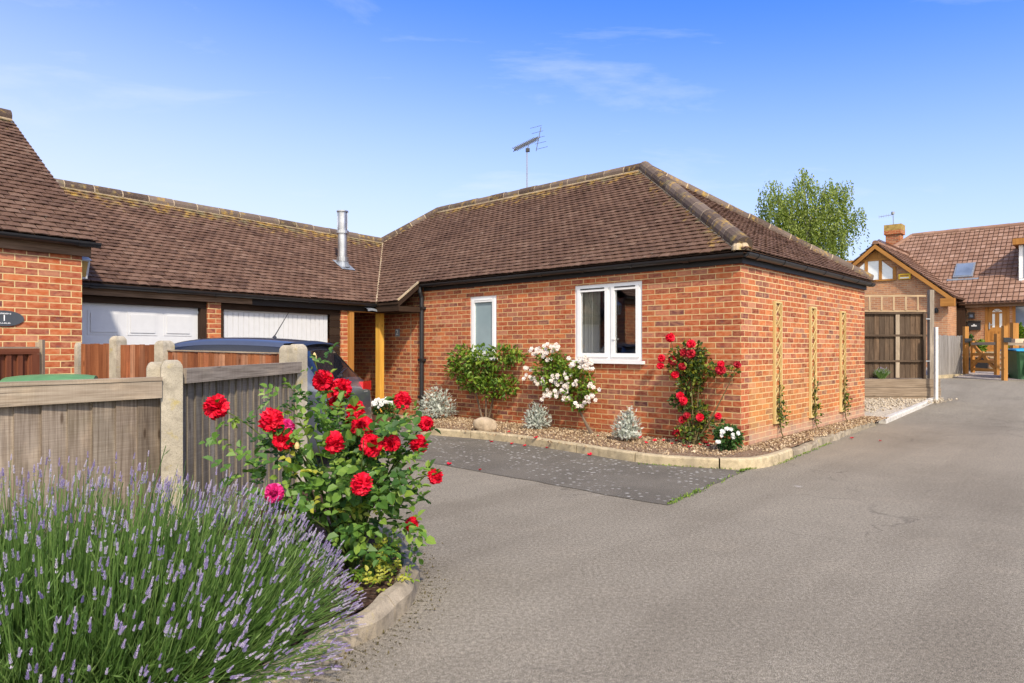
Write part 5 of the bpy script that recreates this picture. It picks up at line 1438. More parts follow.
# potted white flower
b = gnd(383.5, 426.5); b = V((b.x, b.y, 0.004)); t = thing('flower_pot', 'brown bowl pot of white flowers standing by the porch post', 'plant pot', b)
k = b.y/F
q = MB(); q.lathe((0, 0, 0), [(0, 0), (8*k, 0), (10.5*k, .05), (11.5*k, 10*k), (12*k, 12*k), (11*k, 12*k), (10.6*k, 10.5*k), (0, 10.5*k)], 24); q.build('pot', M['pot'], t, smooth=True)
q = MB(); foliage(q, [(V((0, 0, 16*k)), 11*k, 10*k, 7*k)], 380, .05, .6, up=.3, shell=.2); q.build('foliage', M['leaf_dark'], t)
for i in range(26):
    az, rr = R.uniform(0, 6.28), 12*k*R.random()**.5; c = V((math.cos(az)*rr, math.sin(az)*rr, (22+5*(1-(rr/(12*k))**2))*k)); q = MB(); cluster(q, V((0, 0, 0)), 3, .025, None, .032); o = q.build('white_flower', M['petal_pure'], t); o.location = c
# round stone
b = wallp(485, 430, 1.02); b.z = .11
bm = bmesh.new(); bmesh.ops.create_icosphere(bm, subdivisions=4, radius=1)
for v in bm.verts:
    n_ = noise.noise(v.co*1.3+V((3, 1, 2)))*.22+noise.noise(v.co*4)*.05; v.co *= 1+n_; v.co.x *= .165; v.co.y *= .13; v.co.z = v.co.z*.145+.06
me = bpy.data.meshes.new('boulder'); bm.to_mesh(me); bm.free(); me.materials.append(M['rock']); me.polygons.foreach_set('use_smooth', [True]*len(me.polygons))
o = bpy.data.objects.new('boulder', me); COL.objects.link(o); o.location = b; tag(o, 'rounded tan boulder on the kerb edge of the flower bed below the green shrub', 'boulder')
# climbers at the trellises
cl = ['small young climber on the trellis strip nearest the corner', 'wispy yellowish climber on the middle trellis strip', 'thin green climber on the trellis strip farthest from the corner']
for k_, (ya, top, bot) in enumerate(tre):
    b = B.w(.10, ya+.14, .1); t = thing('trellis_climber', cl[k_], 'climber', b, 0, 'young climbers on the trellises')
    q = MB(); hh = bot+(.75 if k_ == 0 else .85 if k_ == 1 else .7)
    es = [(B.w(.07, ya+.17, .1+(bot-.1)*.5+.15), .05, .05, .16), (B.w(.06, ya+.17, bot+.10), .09, .07, .20), (B.w(.05, ya+.15, bot+.32), .04, .04, .28)]
    foliage(q, es, 120, .045, .6, shell=.1); child(q, 'foliage', M['leaf_climber'], t, b)
    q = MB(); q.tube([b, B.w(.06, ya+.15, bot*.6), B.w(.045, ya+.12, bot+.3), B.w(.04, ya+.15, hh)], [.009, .008, .006, .003], 5); child(q, 'stem', M['stem'], t, b)

# --- fallen petals: red on bed, kerb and tarmac
pet = []
for px, py in ((424, 433), (440, 434), (459, 436.5), (491, 442), (512, 444), (525, 446), (547, 448), (590, 455), (640, 438), (646, 443), (660, 436), (672, 444), (684, 446), (690, 447.5), (700, 445), (706, 443), (712, 441), (655, 441), (664, 441), (652, 461), (659, 463), (598, 436), (449, 464.5), (480, 470), (763, 466), (852, 438.5), (880, 441), (536, 438), (509, 432), (620, 438), (716, 443), (708, 446), (697, 441), (676, 441)):
    z = .105 if False else 0
    p = gnd(px, py, .012); l = B.l(p)
    p2 = gnd(px, py, .118); l2 = B.l(p2)
    inb = l2.y > -1.42 and l2.x < .5 and py < 462 and -1.4 < l2.y
    pet.append((p2 if inb else p, inb))
def petal_mesh():
    q = MB(); n = 5
    for i in range(n):
        for j in range(n):
            f_ = lambda a, b: V(((a/n-.5)*.055*math.sin(math.pi*(.2+.6*b/n)), (b/n-.5)*.06, .012*((a/n-.5)*2)**2+.010*((b/n-.5)*2)**2))
            q.face([f_(i, j), f_(i+1, j), f_(i+1, j+1), f_(i, j+1)], None, R.random())
    o = q.build('fallen_petal', M['petal_red']); me = o.data; bpy.data.objects.remove(o); return me
PM = petal_mesh()
for p, inb in pet:
    o = bpy.data.objects.new('fallen_petal', PM); COL.objects.link(o); o.location = p; o.rotation_euler = (R.uniform(-.3, .3), R.uniform(-.3, .3), R.uniform(0, 6)); s = R.uniform(.7, 1.15); o.scale = (s, s*R.uniform(.7, 1), s)
    tag(o, 'small fallen red rose petal lying on the flower bed soil' if inb else 'small fallen red rose petal lying on the tarmac or kerb edge', 'petal', 'fallen petals on the bed' if inb else 'fallen petals on the tarmac')
# moss and weeds along the pad corner
q = MB()
for a, b_, n in ((gnd(668, 505), gnd(700, 491), 200), (gnd(738, 472), gnd(756, 468), 160), (gnd(700, 491), gnd(740, 473), 60), (gnd(640, 464.5), gnd(735, 470), 130), (gnd(775, 466), gnd(830, 443.5), 260)):
    for _ in range(n):
        t_ = R.random(); p = a+(b_-a)*t_+V((R.gauss(0, .018), R.gauss(0, .018), .004)); q.kite(p, (rdir()+V((0, 0, 1.2))).normalized(), rdir(), R.uniform(.012, .03), R.uniform(.008, .014))
tag(q.build('kerb_weeds', M['leaf_shrub']), kind='stuff')
# dead leaves and grit gathered along the outside of the near kerb
q = MB()
for _ in range(900):
    i = R.randrange(int(len(np_)*.25), int(len(np_)*.8)); a = np_[i]; d = (np_[min(i+1, len(np_)-1)]-np_[max(i-1, 0)]).normalized(); n_ = V((d.y, -d.x, 0))
    p = a+n_*(abs(R.gauss(0, .10))+.005)+V((0, 0, .004)); s = R.uniform(.006, .018); q.kite(p, (rdir()+V((0, 0, .1))).normalized(), V((0, 0, 1))+rdir()*.5, s, s*.6)
tag(q.build('leaf_litter', M['stem']), kind='stuff')
# loose bark and pebbles on the bed
q = MB()
for _ in range(6500):
    lx, ly = (R.uniform(-6.1, .2), -abs(R.gauss(0, .65))) if R.random() < .8 else (R.uniform(.05, .45), R.uniform(-.2, 5.2))
    if ly < -1.36 and lx < .3: ly = -R.uniform(.05, 1.3)
    if lx > -.3 and ly < -.95: continue
    p = B.w(lx, ly, .105); s = R.uniform(.010, .030); a = rdir(); x = a*s; y = a.cross(rdir()).normalized()*s*R.uniform(.4, .9); z = V((0, 0, s*.5))
    q.obox(p-x*.5-y*.5, x, y, x.cross(y).normalized()*s*.45)
tag(q.build('bark_chips', M['bark_chip']), kind='stuff')
# stones on the gravel corner
q = MB()
for _ in range(2600):
    u, v_ = R.random(), R.random(); A1 = V((5.6, 12.6, 0)); A2 = V((9.6, 15.2, 0)); A3 = V((6.2, 15.2, 0))
    if u+v_ > 1: u, v_ = 1-u, 1-v_
    p = A1+(A2-A1)*u+(A3-A1)*v_; p += V((R.uniform(-.6, .6), R.uniform(-.2, .05), 0)); l = B.l(p)
    if l.x < .35 and l.y < DP+.1: continue
    s = R.uniform(.015, .04); a = rdir(); x = a*s; y = a.cross(rdir()).normalized()*s*.8; q.obox(V((p.x, p.y, hill(p.x, p.y)+.065)), x, y, x.cross(y).normalized()*s*.7)
tag(q.build('gravel_stones', M['gravel']), kind='stuff')
# ------------------------------------------------------------------ television aerial on the bungalow roof
am = B.on_y(527, 184, RY+.15)
ae = thing('tv_aerial', 'television aerial on a thin mast above the bungalow ridge', 'aerial', B.w(am.x, RY+.15, 4.45))
aw = B.w(am.x, RY+.15, 4.45); Ya = aw.y
top = at(527, 149, Ya)-aw
q = MB(); q.tube([(0, 0, 0), (0, 0, top.z)], .014, 6); q.build('mast', M['alum'], ae)
bA, bB = at(514.5, 149.5, Ya-.25)-aw, at(540, 137, Ya+.45)-aw
q = MB(); q.tube([bA, bB], .014, 6); d = (bB-bA).normalized(); sd = d.cross(V((0, 0, 1))).normalized(); upv = sd.cross(d)
n = 15
for i in range(n):
    c = bA+(bB-bA)*(i/(n+2)+.02); w = .085
    for a, b in ((sd*.7+upv*.5, sd*.7-upv*.5),):
        q.tube([c-a*w, c+a*w], .010, 4); q.tube([c-b*w, c+b*w], .010, 4)
q.tube([(0, 0, top.z-.03), bA+(bB-bA)*.5-upv*.06, bA+(bB-bA)*.5], .012, 5)
q.build('boom', M['alum'], ae)
q = MB()
for s in (-1, 1):
    a = bB-d*.05; e = a+sd*0; 
    q.tube([a, a+V((-.06, .02, -.30)) if s < 0 else a+V((.05, 0, .24))], .009, 4)
for t_ in (-.12, -.06, .0, .06, .12): q.tube([bB-d*.04+upv*t_*2-sd*.16, bB-d*.04+upv*t_*2+sd*.16], .006, 4)
q.build('reflector', M['alum'], ae)
q = MB(); q.obox(V((-.03, -.04, top.z-.06)), (.09, 0, 0), (0, .07, 0), (0, 0, .07)); q.build('mast_clamp', M['black'], ae)

# ------------------------------------------------------------------ far fence, sleepers, white post
FY = 15.4
zb = hill(8, FY)
XA, XB = 7.2, (925.5-CX)/F*FY
ZT = H-(312-HOR)/F*FY; ZS = H-(378.5-HOR)/F*FY
ff = thing('panel_fence', 'tall dark timber fence panel with a trellis top beyond the bungalow', 'fence', (0, 0, 0))
A_, E_ = V((XA, FY+.12, 0)), V((XB, FY, 0))
board_run(A_, E_, ZT-.02, ZS+.01, .115, .016, M['fence_far'], 'board_panel', ff)
for py, h in ((313, .05), (335.5, .045), (361, .045)):
    z = H-(py-HOR)/F*FY; rail(A_, E_, z-h/2, z+h/2, .05, M['fence_far'], 'rail', ff, off=.045)
bt = A_.lerp(E_, .0); xb = (897-CX)/F*FY; q = MB(); q.box(xb-.045, xb+.045, FY-.03, FY-.005, ZS+.02, ZT-.06); q.build('batten', M['rail_pale'], ff)
xs_ = (922.5-CX)/F*FY; q = MB(); q.box(xs_-.03, xs_+.03, FY-.085, FY-.02, ZS, ZT-.01); q.build('stile', M['fence_far'], ff)
# trellis top
ZTT = H-(295-HOR)/F*FY
q = MB(); q.box(XA, XB, FY-.02, FY+.01, ZTT-.04, ZTT); q.box(XA, XB, FY-.02, FY+.01, ZT+.005, ZT+.035)
for px in range(845, 929, 12):
    x = (px-CX)/F*FY; q.box(x-.018, x+.018, FY-.035, FY-.0205, ZT+.0355, ZTT-.0405)
q.build('trellis_top', M['trellis_tan'], ff)
q = MB(); x = (931-CX)/F*(FY-.02); q.box(x-.05, x+.05, FY-.06, FY+.04, ZS-.3, H-(290-HOR)/F*FY); q.build('fence_post', M['rail_grey'], ff, bevel=.008)
q = MB()
for py in (319, 361): q.box(xs_+.035, x-.051, FY-.07, FY-.05, H-(py-HOR)/F*FY-.012, H-(py-HOR)/F*FY+.012)
q.build('bracket', M['steel'], ff)
sw = thing('sleeper_wall', 'low retaining wall of three stacked timber sleepers under the tall dark fence', 'wall', (0, 0, 0))
xe = (934.5-CX)/F*FY
zz = [zb-.02, H-(395-HOR)/F*FY-.012, H-(387-HOR)/F*FY, ZS]
for z0, z1, dy in zip(zz, zz[1:], (.0, -.012, .01)):
    q = MB(); q.box(XA-.5, xe, FY-.22+dy, FY+.1, z0+.004, z1-.002); q.build('sleeper', M['sleeper'], sw, bevel=.015)
q = MB(); q.box(XA-.4, xe-.05, FY+.101, FY+1.2, ZS-.2, ZS-.03); tag(q.build('raised_soil', M['soil']), kind='structure')
wpY = 15.0; x = (936-CX)/F*wpY
wpo = thing('white_post', 'thin flaking white post at the end of the sleeper wall', 'post', (x, wpY, 0))
q = MB(); q.box(-.03, .03, -.035, .035, -.05, H-(327-HOR)/F*wpY); q.build('post', M['white_post'], wpo, bevel=.006)
q = MB(); q.box(-.04, .04, -.045, .045, -.05, .16); q.build('mortar_foot', M['kerb'], wpo, bevel=.01)
# lavender tuft on the sleepers
b = V(((881-CX)/F*(FY-.06), FY-.08, ZS)); t = thing('lavender_tuft', 'small lavender plant with pale mauve flowers on top of the timber sleepers', 'lavender', b)
q = MB(); fl = MB()
for _ in range(260):
    d = (V((R.gauss(0, .55), R.gauss(0, .3), 1))).normalized(); e = V((d.x, d.y, d.z))*R.uniform(.14, .26); sd = d.cross(V((0, 1, 0))).normalized(); p = V((R.uniform(-.06, .06), R.uniform(-.04, .02), 0))
    q.face([p-sd*.004, p+sd*.004, p+e+sd*.003, p+e-sd*.003], None, R.random())
    if R.random() < .4: spike(fl, p+e, d, 1.0, R.uniform(.4, 1))
q.build('stems', M['lav_stem'], t); fl.build('flower_spikes', M['lav_flower'], t)

# ------------------------------------------------------------------ far house
DO = at(996, 330, 25.0)
Fh = Frame(DO.x, DO.y, RZ)
fh = thing('gabled_house', 'brown brick house with a timber gable and pinkish tiled roof behind the gate', 'house', Fh.o, RZ)
YG = -2.0
gap_ = Fh.on_y(875, 243, YG-.25); gre = Fh.on_y(954, 297, YG-.25)
GX, GZT = gap_.x, gap_.z; GHW = gre.x-GX; GZE = gre.z; gwr = Fh.on_y(947.5, 330, YG).x
gwl = GX-(gwr-GX)
print('far gable', gap_, gre, gwr)
T = lambda u, t, z: (u, t, z)
mb = MB(); pgb = (GZT-GZE)/GHW; zw = GZE+.05
wall(mb, T, gwl, gwr, .2, zw, YG, YG+.25)
mb.face([(gwl, YG+.001, zw), (gwr, YG+.001, zw), (GX, YG+.001, zw+(gwr-GX)*pgb)], [(gwl, zw), (gwr, zw), (GX, zw+(gwr-GX)*pgb)])
wall(mb, lambda u, t, z: (t, u, z), YG+.25, 0, .2, zw, gwr-.25, gwr)
mb.build('gable_wall', M['brick_far'], fh)
mb = MB(); ez = Fh.on_y(975, 303, -.25).z
dx0, dx1 = Fh.on_y(985, 330, 0).x, Fh.on_y(1009.5, 330, 0).x; dz0 = Fh.on_y(996, 352, 0).z; dz1 = ez-.06
wx0, wx1 = Fh.on_y(1012.5, 330, 0).x, 4.2; wz0 = Fh.on_y(1016, 339, 0).z
wall(mb, T, gwr, 7, .2, ez+.05, 0, .25, [(dx0, dx1, dz0, dz1), (wx0, wx1, wz0, dz1)])
mb.build('front_wall', M['brick_far'], fh)
q = MB(); q.box(gwr+.001, gwr+.28, -.3, -.02, .3, ez); q.build('side_shade_box', M['browntimber'], fh)  # dark box added to stand in for the shaded gable side wall
# roofs
rr0 = Fh.on_y(912, 236, 3.9); RZ2 = rr0.z; RX0 = rr0.x
upm = V((0, 4.2, RZ2-ez)).normalized()
hq = Fh.on_plane(886, 252.5, (0, -.3, ez), V((0, -(RZ2-ez), 4.2)).normalized()); hdv = V((hq.x-RX0, hq.y-3.9, 0)); hipn = V((hdv.y, -hdv.x, 0)).normalized()
if hipn.x > 0: hipn = -hipn
HK = -hdv.x/-hdv.y; XHE = RX0-4.2*HK
print('hip', HK)
mb = MB(); roof_tiles(mb, (-9, -.3, ez), (1, 0, 0), upm, 17, (RZ2-ez)/upm.z, tw=.17, g=.27, th=.03, gap=.012, jit=.002, side=False, stag=0, moss=lambda p: max(0, 1-(RZ2-p.z)/.5))
fro = mb.build('roof', M['tile_far'], fh, clips=[((RX0, 3.9, 0), hipn)])
mb = MB(); mb.face([(XHE, -.3, ez-.02), (8, -.3, ez-.02), (8, 3.9, RZ2-.02), (RX0, 3.9, RZ2-.02)]); mb.face([(RX0, 3.9, RZ2-.02), (8, 3.9, RZ2-.02), (8, 8.1, ez), (XHE, 8.1, ez)])
mb.face([(RX0, 3.9, RZ2-.02), (XHE, 8.1, ez), (XHE, -.3, ez)])
mb.build('roof_deck', M['tile_far'], fro)
cm = MB(); rc = MB(); caps(rc, cm, (RX0, 3.9, RZ2), (8, 3.9, RZ2), r0=.12, seg=.45); caps(rc, cm, (RX0-3.6*HK, .3, ez+.6*(RZ2-ez)/4.2), (RX0, 3.9, RZ2), r0=.11, seg=.45); rc.build('ridge_cap', M['tile_far'], fro); cm.build('ridge_mortar', M['tile_far'], fro)
slope = V((GHW, 0, -(GZT-GZE)))
mb = MB()
for sg in (1, -1):
    up_ = V((-sg*GHW, 0, GZT-GZE)).normalized()
    if sg > 0: roof_tiles(mb, (GX+GHW, YG-.25, GZE), (0, 1, 0), up_, 5.5, (GZT-GZE)/up_.z, tw=.17, g=.27, th=.03, gap=.012, side=False, stag=0)
    else: roof_tiles(mb, (GX-GHW, YG-.25+5.5, GZE), (0, -1, 0), up_, 5.5, (GZT-GZE)/up_.z, tw=.17, g=.27, th=.03, gap=.012, side=False, stag=0)
    mb.face([(GX, YG-.24, GZT-.01), (GX+sg*GHW, YG-.24, GZE-.01), (GX+sg*GHW, YG+5.2, GZE-.01), (GX, YG+5.2, GZT-.01)])
gr_ = mb.build('gable_roof', M['tile_far'], fh)
cm = MB(); rc = MB(); caps(rc, cm, (GX, YG-.25, GZT), (GX, YG+5.2, GZT), r0=.11); rc.build('ridge_cap', M['tile_far'], gr_)
for sg in (1, -1):
    q = MB(); s_ = V((sg*GHW, 0, -(GZT-GZE)))
    q.obox(V((GX, YG-.27, GZT-.05)), s_*1.0, (0, .03, 0), (0, 0, -.17)); q.build('bargeboard', M['oak'], fh)
    q = MB(); q.obox(V((GX, YG-.24, GZT-.06)), s_*1.0, (0, .235, 0), (0, 0, -.02)); q.build('barge_soffit', M['oak'], fh)
q = MB(); q.box(GX+GHW-.42, GX+GHW+.01, YG-.275, YG-.0, GZE-.32, GZE-.03); q.build('barge_end', M['oak'], fh)
# gable window: three lights under the slope
def gz(px, py): p = Fh.on_y(px, py, YG-.02); return p.x, p.z
wz_b = gz(875, 279)[1]; wz_t = gz(875, 261)[1]
lx = [gz(853.5, 270)[0], gz(866.5, 270)[0], gz(880.5, 270)[0], gz(894.5, 270)[0]]
gwn = MB(); gwn.box(lx[0]-.05, lx[3]+.05, YG-.05, YG-.002, wz_b-.10, wz_b-.03)
gwn.box(lx[0]-.3, lx[3]+.02, YG-.05, YG-.002, wz_t+.0, wz_t+.09)
for x in lx: gwn.box(x-.055, x+.055, YG-.052, YG-.003, wz_b-.03, (wz_t-.001) if x in lx[1:3] else wz_t-.28)
gwo = gwn.build('gable_window', M['oak'], fh)
for a, b, sa, sb in ((lx[0], lx[1], 1, 0), (lx[1], lx[2], 0, 0), (lx[2], lx[3], 0, 1)):
    q = MB(); a, b = a+.055, b-.055; y = YG-.03
    q.face([(a, y, wz_b-.03), (b, y, wz_b-.03), (b, y, wz_t-(.36 if sb else 0)), (b-(.40 if sb else 0), y, wz_t), (a+(.40 if sa else 0), y, wz_t), (a, y, wz_t-(.36 if sa else 0))]); q.build('pane', M['sky_pane'], gwo)
q = MB(); q.box(GX-1.0, GX+1.0, YG-.012, YG-.002, wz_t+.09, wz_t+.4)
gb_ = max(.2, (zw+(gwr-GX)*pgb-.06-wz_t-.10)/pgb); q = MB(); q.face([(GX-gb_, YG-.01, wz_t+.10), (GX+gb_, YG-.01, wz_t+.10), (GX, YG-.01, wz_t+.10+gb_*pgb)]); q.build('gable_board', M['oak'], fh)
ab = Fh.on_y(905, 276.5, YG); al = thing('alarm_box', 'yellow burglar alarm box on the brick gable of the far house', 'alarm box', Fh.w(ab.x, YG-.06, ab.z), RZ)
q = MB(); q.box(-.20, .20, -.03, .055, -.10, .10); q.build('case', M['yellow'], al, bevel=.02); q = MB(); q.box(-.15, .15, -.036, -.031, -.075, -.03); q.build('label_strip', M['white_paint'], al); q = MB(); q.box(-.14, .14, -.036, -.031, .0, .05); q.build('band', M['oak'], al)
# gutter and fascia
gutter(fh, (gwr+.1, -.36, ez-.02), (7, -.36, ez-.02), .055, M['brown_plastic']); q = MB(); q.box(gwr, 7, -.30, -.27, ez-.17, ez-.02); q.build('fascia', M['weathered'], fh)
# door
dw = thing('front_door', '', '', (0, 0, 0)) if False else None
q = MB(); fw = .09
q.box(dx0, dx0+fw, -.02, .1, dz0, dz1); q.box(dx1-fw, dx1, -.02, .1, dz0, dz1); q.box(dx0+fw, dx1-fw, -.019, .099, dz1-fw, dz1)
dfr = q.build('door_frame', M['oak'], fh)
q = MB(); a, b = dx0+fw+.003, dx1-fw-.003; q.box(a, b, .02, .07, dz0+.02, dz1-fw-.003)
for z0, z1 in ((dz0+.12, dz0+.38), (dz0+.45, dz0+.78)):
    for xa, xb in ((a+.10, (a+b)/2-.05), ((a+b)/2+.05, b-.10)): q.box(xa, xb, .005, .0195, z0, z1)
door = q.build('door', M['oak'], fh, bevel=.006)
q = MB(); zc = dz0+1.45; cxm = (a+b)/2; y = .012
q.box(a+.13, cxm-.07, y, .0195, dz0+.92, zc-.02); q.box(cxm+.07, b-.13, y, .0195, dz0+.92, zc-.02)
rad_ = (b-a)/2-.13; n = 14; pts = [(cxm+rad_*math.cos(math.pi*k/n), y, zc+.04+rad_*.8*math.sin(math.pi*k/n)) for k in range(n+1)]; q.face(pts); q.build('door_glass', M['sky_pane'], door)
q = MB()
for k in (-1, 0, 1): q.beam((cxm, .006, zc+.04), (cxm+rad_*math.sin(k*.8), .006, zc+.04+rad_*.8*math.cos(k*.8)), .03, .012)
q.build('glazing_bar', M['oak'], door)
q = MB(); q.box(a+.03, a+.07, -.03, .019, dz0+.85, dz0+1.1); q.box(a+.03, a+.17, -.045, -.03, dz0+1.0, dz0+1.03); q.build('door_handle', M['steel'], door)
q = MB(); q.box(wx0, wx0+.09, -.015, .1, wz0, dz1); q.box(wx0+.09, wx1, -.014, .099, wz0, wz0+.08); q.box(wx0+.09, wx1, -.014, .099, dz1-.06, dz1); wf = q.build('front_window', M['oak'], fh)
q = MB(); q.box(wx0+.09, wx1, .03, .04, wz0+.08, dz1-.06); q.build('pane', M['far_glass'], wf)
# roof window
ro, rn = V((0, -.3, ez)), V((0, -(RZ2-ez), 4.2)).normalized()
c4 = [Fh.on_plane(px, py, ro, rn) for px, py in ((953, 279.5), (972.5, 279), (974, 265), (954.5, 266))]
q = MB(); o, ea, eb = c4[0], c4[1]-c4[0], c4[3]-c4[0]; ea = V((ea.length, 0, 0)); eb = upm*eb.length; nn = rn
q.obox(o+nn*.02, ea, eb, nn*.09); skf = q.build('roof_window', M['lead'], fro, bevel=.01)
q = MB(); q.obox(o+nn*.112+ea*.08+eb*.08, ea*.84, eb*.84, nn*.01); q.build('pane', M['far_glass'], skf)
q = MB(); q.obox(o+nn*.03-eb*.14-ea*.3, ea*1.6, eb*.14, nn*.02); q.build('flashing', M['lead'], skf)
# dormer at the frame edge
dm = Fh.on_plane(1020, 281, ro, rn); dt = Fh.on_y(1019, 245, dm.y)
q = MB(); q.box(dm.x, dm.x+2.2, dm.y, dm.y+2.2, dm.z-.1, dt.z); do = q.build('dormer', M['lead'], fh)
q = MB(); q.box(dm.x-.2, dm.x+2.4, dm.y-.25, dm.y+2.6, dt.z, dt.z+.22); q.build('dormer_roof', M['oak'], do)
q = MB(); q.box(dm.x+.1, dm.x+2.1, dm.y-.02, dm.y-.002, dm.z+.1, dt.z-.08); q.build('pane', M['far_glass'], do)
q = MB(); q.box(dm.x-.03, dm.x+2.1, dm.y-.03, dm.y-.0205, dm.z-.06, dm.z+.09); q.box(dm.x-.03, dm.x+.09, dm.y-.03, dm.y-.0205, dm.z+.1, dt.z-.01); q.build('dormer_frame', M['upvc'], do)
# chimney
cp = Fh.on_y(894.5, 240, 4.4); ct = Fh.on_y(894, 226.5, 4.4).z; q = MB(); wch = .30
wall(q, T, cp.x-wch, cp.x+wch, 4.2, ct-.40, 4.4-wch, 4.4+wch); ch = q.build('chimney', M['brick'], fh)
q = MB(); wall(q, T, cp.x-wch-.06, cp.x+wch+.06, ct-.40, ct-.22, 4.4-wch-.06, 4.4+wch+.06); q.build('corbel', M['brick'], ch)
q = MB(); q.box(cp.x-wch-.06, cp.x+wch+.06, 4.4-wch-.06, 4.4+wch+.06, ct-.2195, ct+.05); q.build('chimney_cap', M['terracotta'], ch, bevel=.04)
cw = Fh.w(cp.x, 4.4, ct); at_t = at(893, 213, cw.y); fa = thing('tv_aerial', 'small television aerial on the far house chimney', 'aerial', cw)
q = MB(); q.tube([(-.05, 0, 0), at_t-cw], .018, 5); q.build('mast', M['alum'], fa)
q = MB(); e1 = at(879, 217, cw.y)-cw; q.tube([e1, at(893.5, 214.5, cw.y)-cw], .012, 4)
for k in range(6):
    c = e1+(at(893.5, 214.5, cw.y)-cw-e1)*(k/6); q.tube([c-V((0, 0, .08)), c+V((0, 0, .08))], .008, 4)
q.obox(at_t-cw-V((.05, .05, .06)), (.10, 0, 0), (0, .1, 0), (0, 0, .12)); q.build('boom', M['alum'], fa)
# letter box and lamp by the door
lbp = Fh.on_y(974.5, 326, 0); t = thing('letter_box', 'black wall letter box between the gate post and the timber front door', 'letter box', Fh.w(lbp.x, -.08, lbp.z), RZ)
q = MB(); q.box(-.20, .20, -.06, .075, -.15, .13); q.build('case', M['black'], t, bevel=.02); q = MB(); q.box(-.08, .09, -.068, -.061, -.02, .03); q.box(-.02, .03, -.068, -.061, .03, .07); q.build('emblem', M['lampgrey'], t)
q = MB(); q.obox((-.21, -.075, .125), (.42, 0, 0), (0, .15, .05), (0, -.01, .03)); q.build('lid', M['black'], t)
lpp = Fh.on_y(972, 315.5, 0); t = thing('wall_lamp', 'small black wall lamp directly above the black letter box', 'lamp', Fh.w(lpp.x, -.10, lpp.z), RZ)
q = MB(); q.box(-.10, .10, -.07, .09, .04, .12); q.box(-.10, .10, -.07, .09, -.12, -.07); q.box(-.09, -.06, -.06, .08, -.07, .04); q.box(.06, .09, -.06, .08, -.07, .04); q.build('frame', M['black'], t, bevel=.006); q = MB(); q.box(-.055, .055, -.05, .05, -.07, .04); q.build('lamp_glass', M['far_glass'], t)
lpp = Fh.on_y(936.5, 311, YG); t = thing('wall_lamp', 'small dark round lamp on the brick gable above the grey picket fence', 'lamp', Fh.w(lpp.x, YG-.06, lpp.z), RZ)
q = MB(); q.lathe((0, 0, 0), [(0, -.09), (.07, -.06), (.08, .02), (.05, .09), (0, .10)], 12); q.build('shade', M['black'], t); q = MB(); q.box(-.03, .03, 0, .055, -.03, .12); q.build('bracket', M['black'], t)
# steps and yard
q = MB()
for k, (yy, z) in enumerate(((-.9, dz0-.05), (-1.3, dz0-.22), (-1.7, dz0-.40), (-2.1, dz0-.58))):
    q.obox((dx0-1.3, yy, .2), (4.6, 0, 0), (0, .398, 0), (0, 0, z-.2), mode='brick')
    pass
q.obox((dx0-1.3, -.5, .2), (4.6, 0, 0), (0, .49, 0), (0, 0, dz0-.03-.2), mode='brick')
q.rz = 0
sp = q.build('brick_steps', M['brick_far']); sp.location = Fh.o; sp.rotation_euler = (0, 0, RZ); tag(sp, kind='structure')
q = MB()
for k, (yy, z) in enumerate(((-.5, dz0-.03), (-.9, dz0-.05), (-1.3, dz0-.22), (-1.7, dz0-.40), (-2.1, dz0-.58))): q.obox((dx0-1.32, yy-.03, z+.002), (4.64, 0, 0), (0, .32, 0), (0, 0, .045))
sp2 = q.build('step_slabs', M['kerb']); sp2.location = Fh.o; sp2.rotation_euler = (0, 0, RZ); tag(sp2, kind='structure')
GPL, GPR = at(965.7, 375, 22.2), at(1004.5, 381, 19.9)
g = MB(); ysd = V((GPR.x, GPR.y, 0)); ysl = V((GPL.x, GPL.y, 0)); e = V((.5, 4.5, 0))
g.face([ysl+V((-1.5, .5, .45)), ysd+V((-.2, .35, .40)), ysd+V((8, -2, .40)), ysd+V((8, 8, .8)), ysl+V((0, 6, .8))]); tag(g.build('front_yard', M['yard']), kind='structure')

# ------------------------------------------------------------------ gate, grey fence, bin
gt = thing('timber_gate', 'open framed orange timber gate with diagonal brace between two posts', 'gate', (0, 0, 0))
for p, py0, w in ((GPL, 325, .12), (GPR, 324, .115)):
    q = MB(); zt = H-(py0-HOR)/F*p.y; q.obox((p.x-w/2, p.y-w/2, p.z-.1), (w, 0, 0), (0, w, 0), (0, 0, zt-p.z+.05)); q.build('gate_post', M['oak'], gt, bevel=.02)
# gate leaf hung on the left post, swung towards the right post
gA, gE = at(971, 365, 22.0), at(1000, 368, 20.3); gA.z = gE.z = 0
dG_ = (gE-gA); L_ = dG_.length; dG_.normalize(); zt = H-(343-HOR)/F*21.2
zbm = H-(369.5-HOR)/F*21.4
def gb(a, b, w=.10, d_=.05, name='bar'):
    q = MB(); q.beam(a, b, d_, w); return q.build(name, M['oak'], gt)
P = lambda t_, z: gA+dG_*(L_*t_)+V((0, 0, z))
gb(P(0, zbm-.06), P(0, zt+.10), .13, .09, 'hanging_stile') if False else None
q = MB(); q.obox(P(-.02, zbm-.12), dG_*.13, V((-dG_.y, dG_.x, 0))*.08, (0, 0, zt-zbm+.2)); q.build('hanging_stile', M['oak'], gt)
q = MB(); q.obox(P(.80, zbm-.14), dG_*.17, V((-dG_.y, dG_.x, 0))*.08, (0, 0, zt-zbm+.42)); q.build('closing_stile', M['oak'], gt, bevel=.02)
for z, m in ((zt-.02, 'rail_pale'), (zt-.36, 'oak'), (zt-.58, 'oak'), (zbm, 'oak')):
    q = MB(); q.beam(P(.04, z), P(.86, z), .05, .09); q.build('bar', M[m], gt)
q = MB(); q.beam(P(.06, zt-.08)+V((0, -.05, 0)), P(.82, zbm+.05)+V((0, -.05, 0)), .05, .10); q.build('brace', M['oak'], gt)
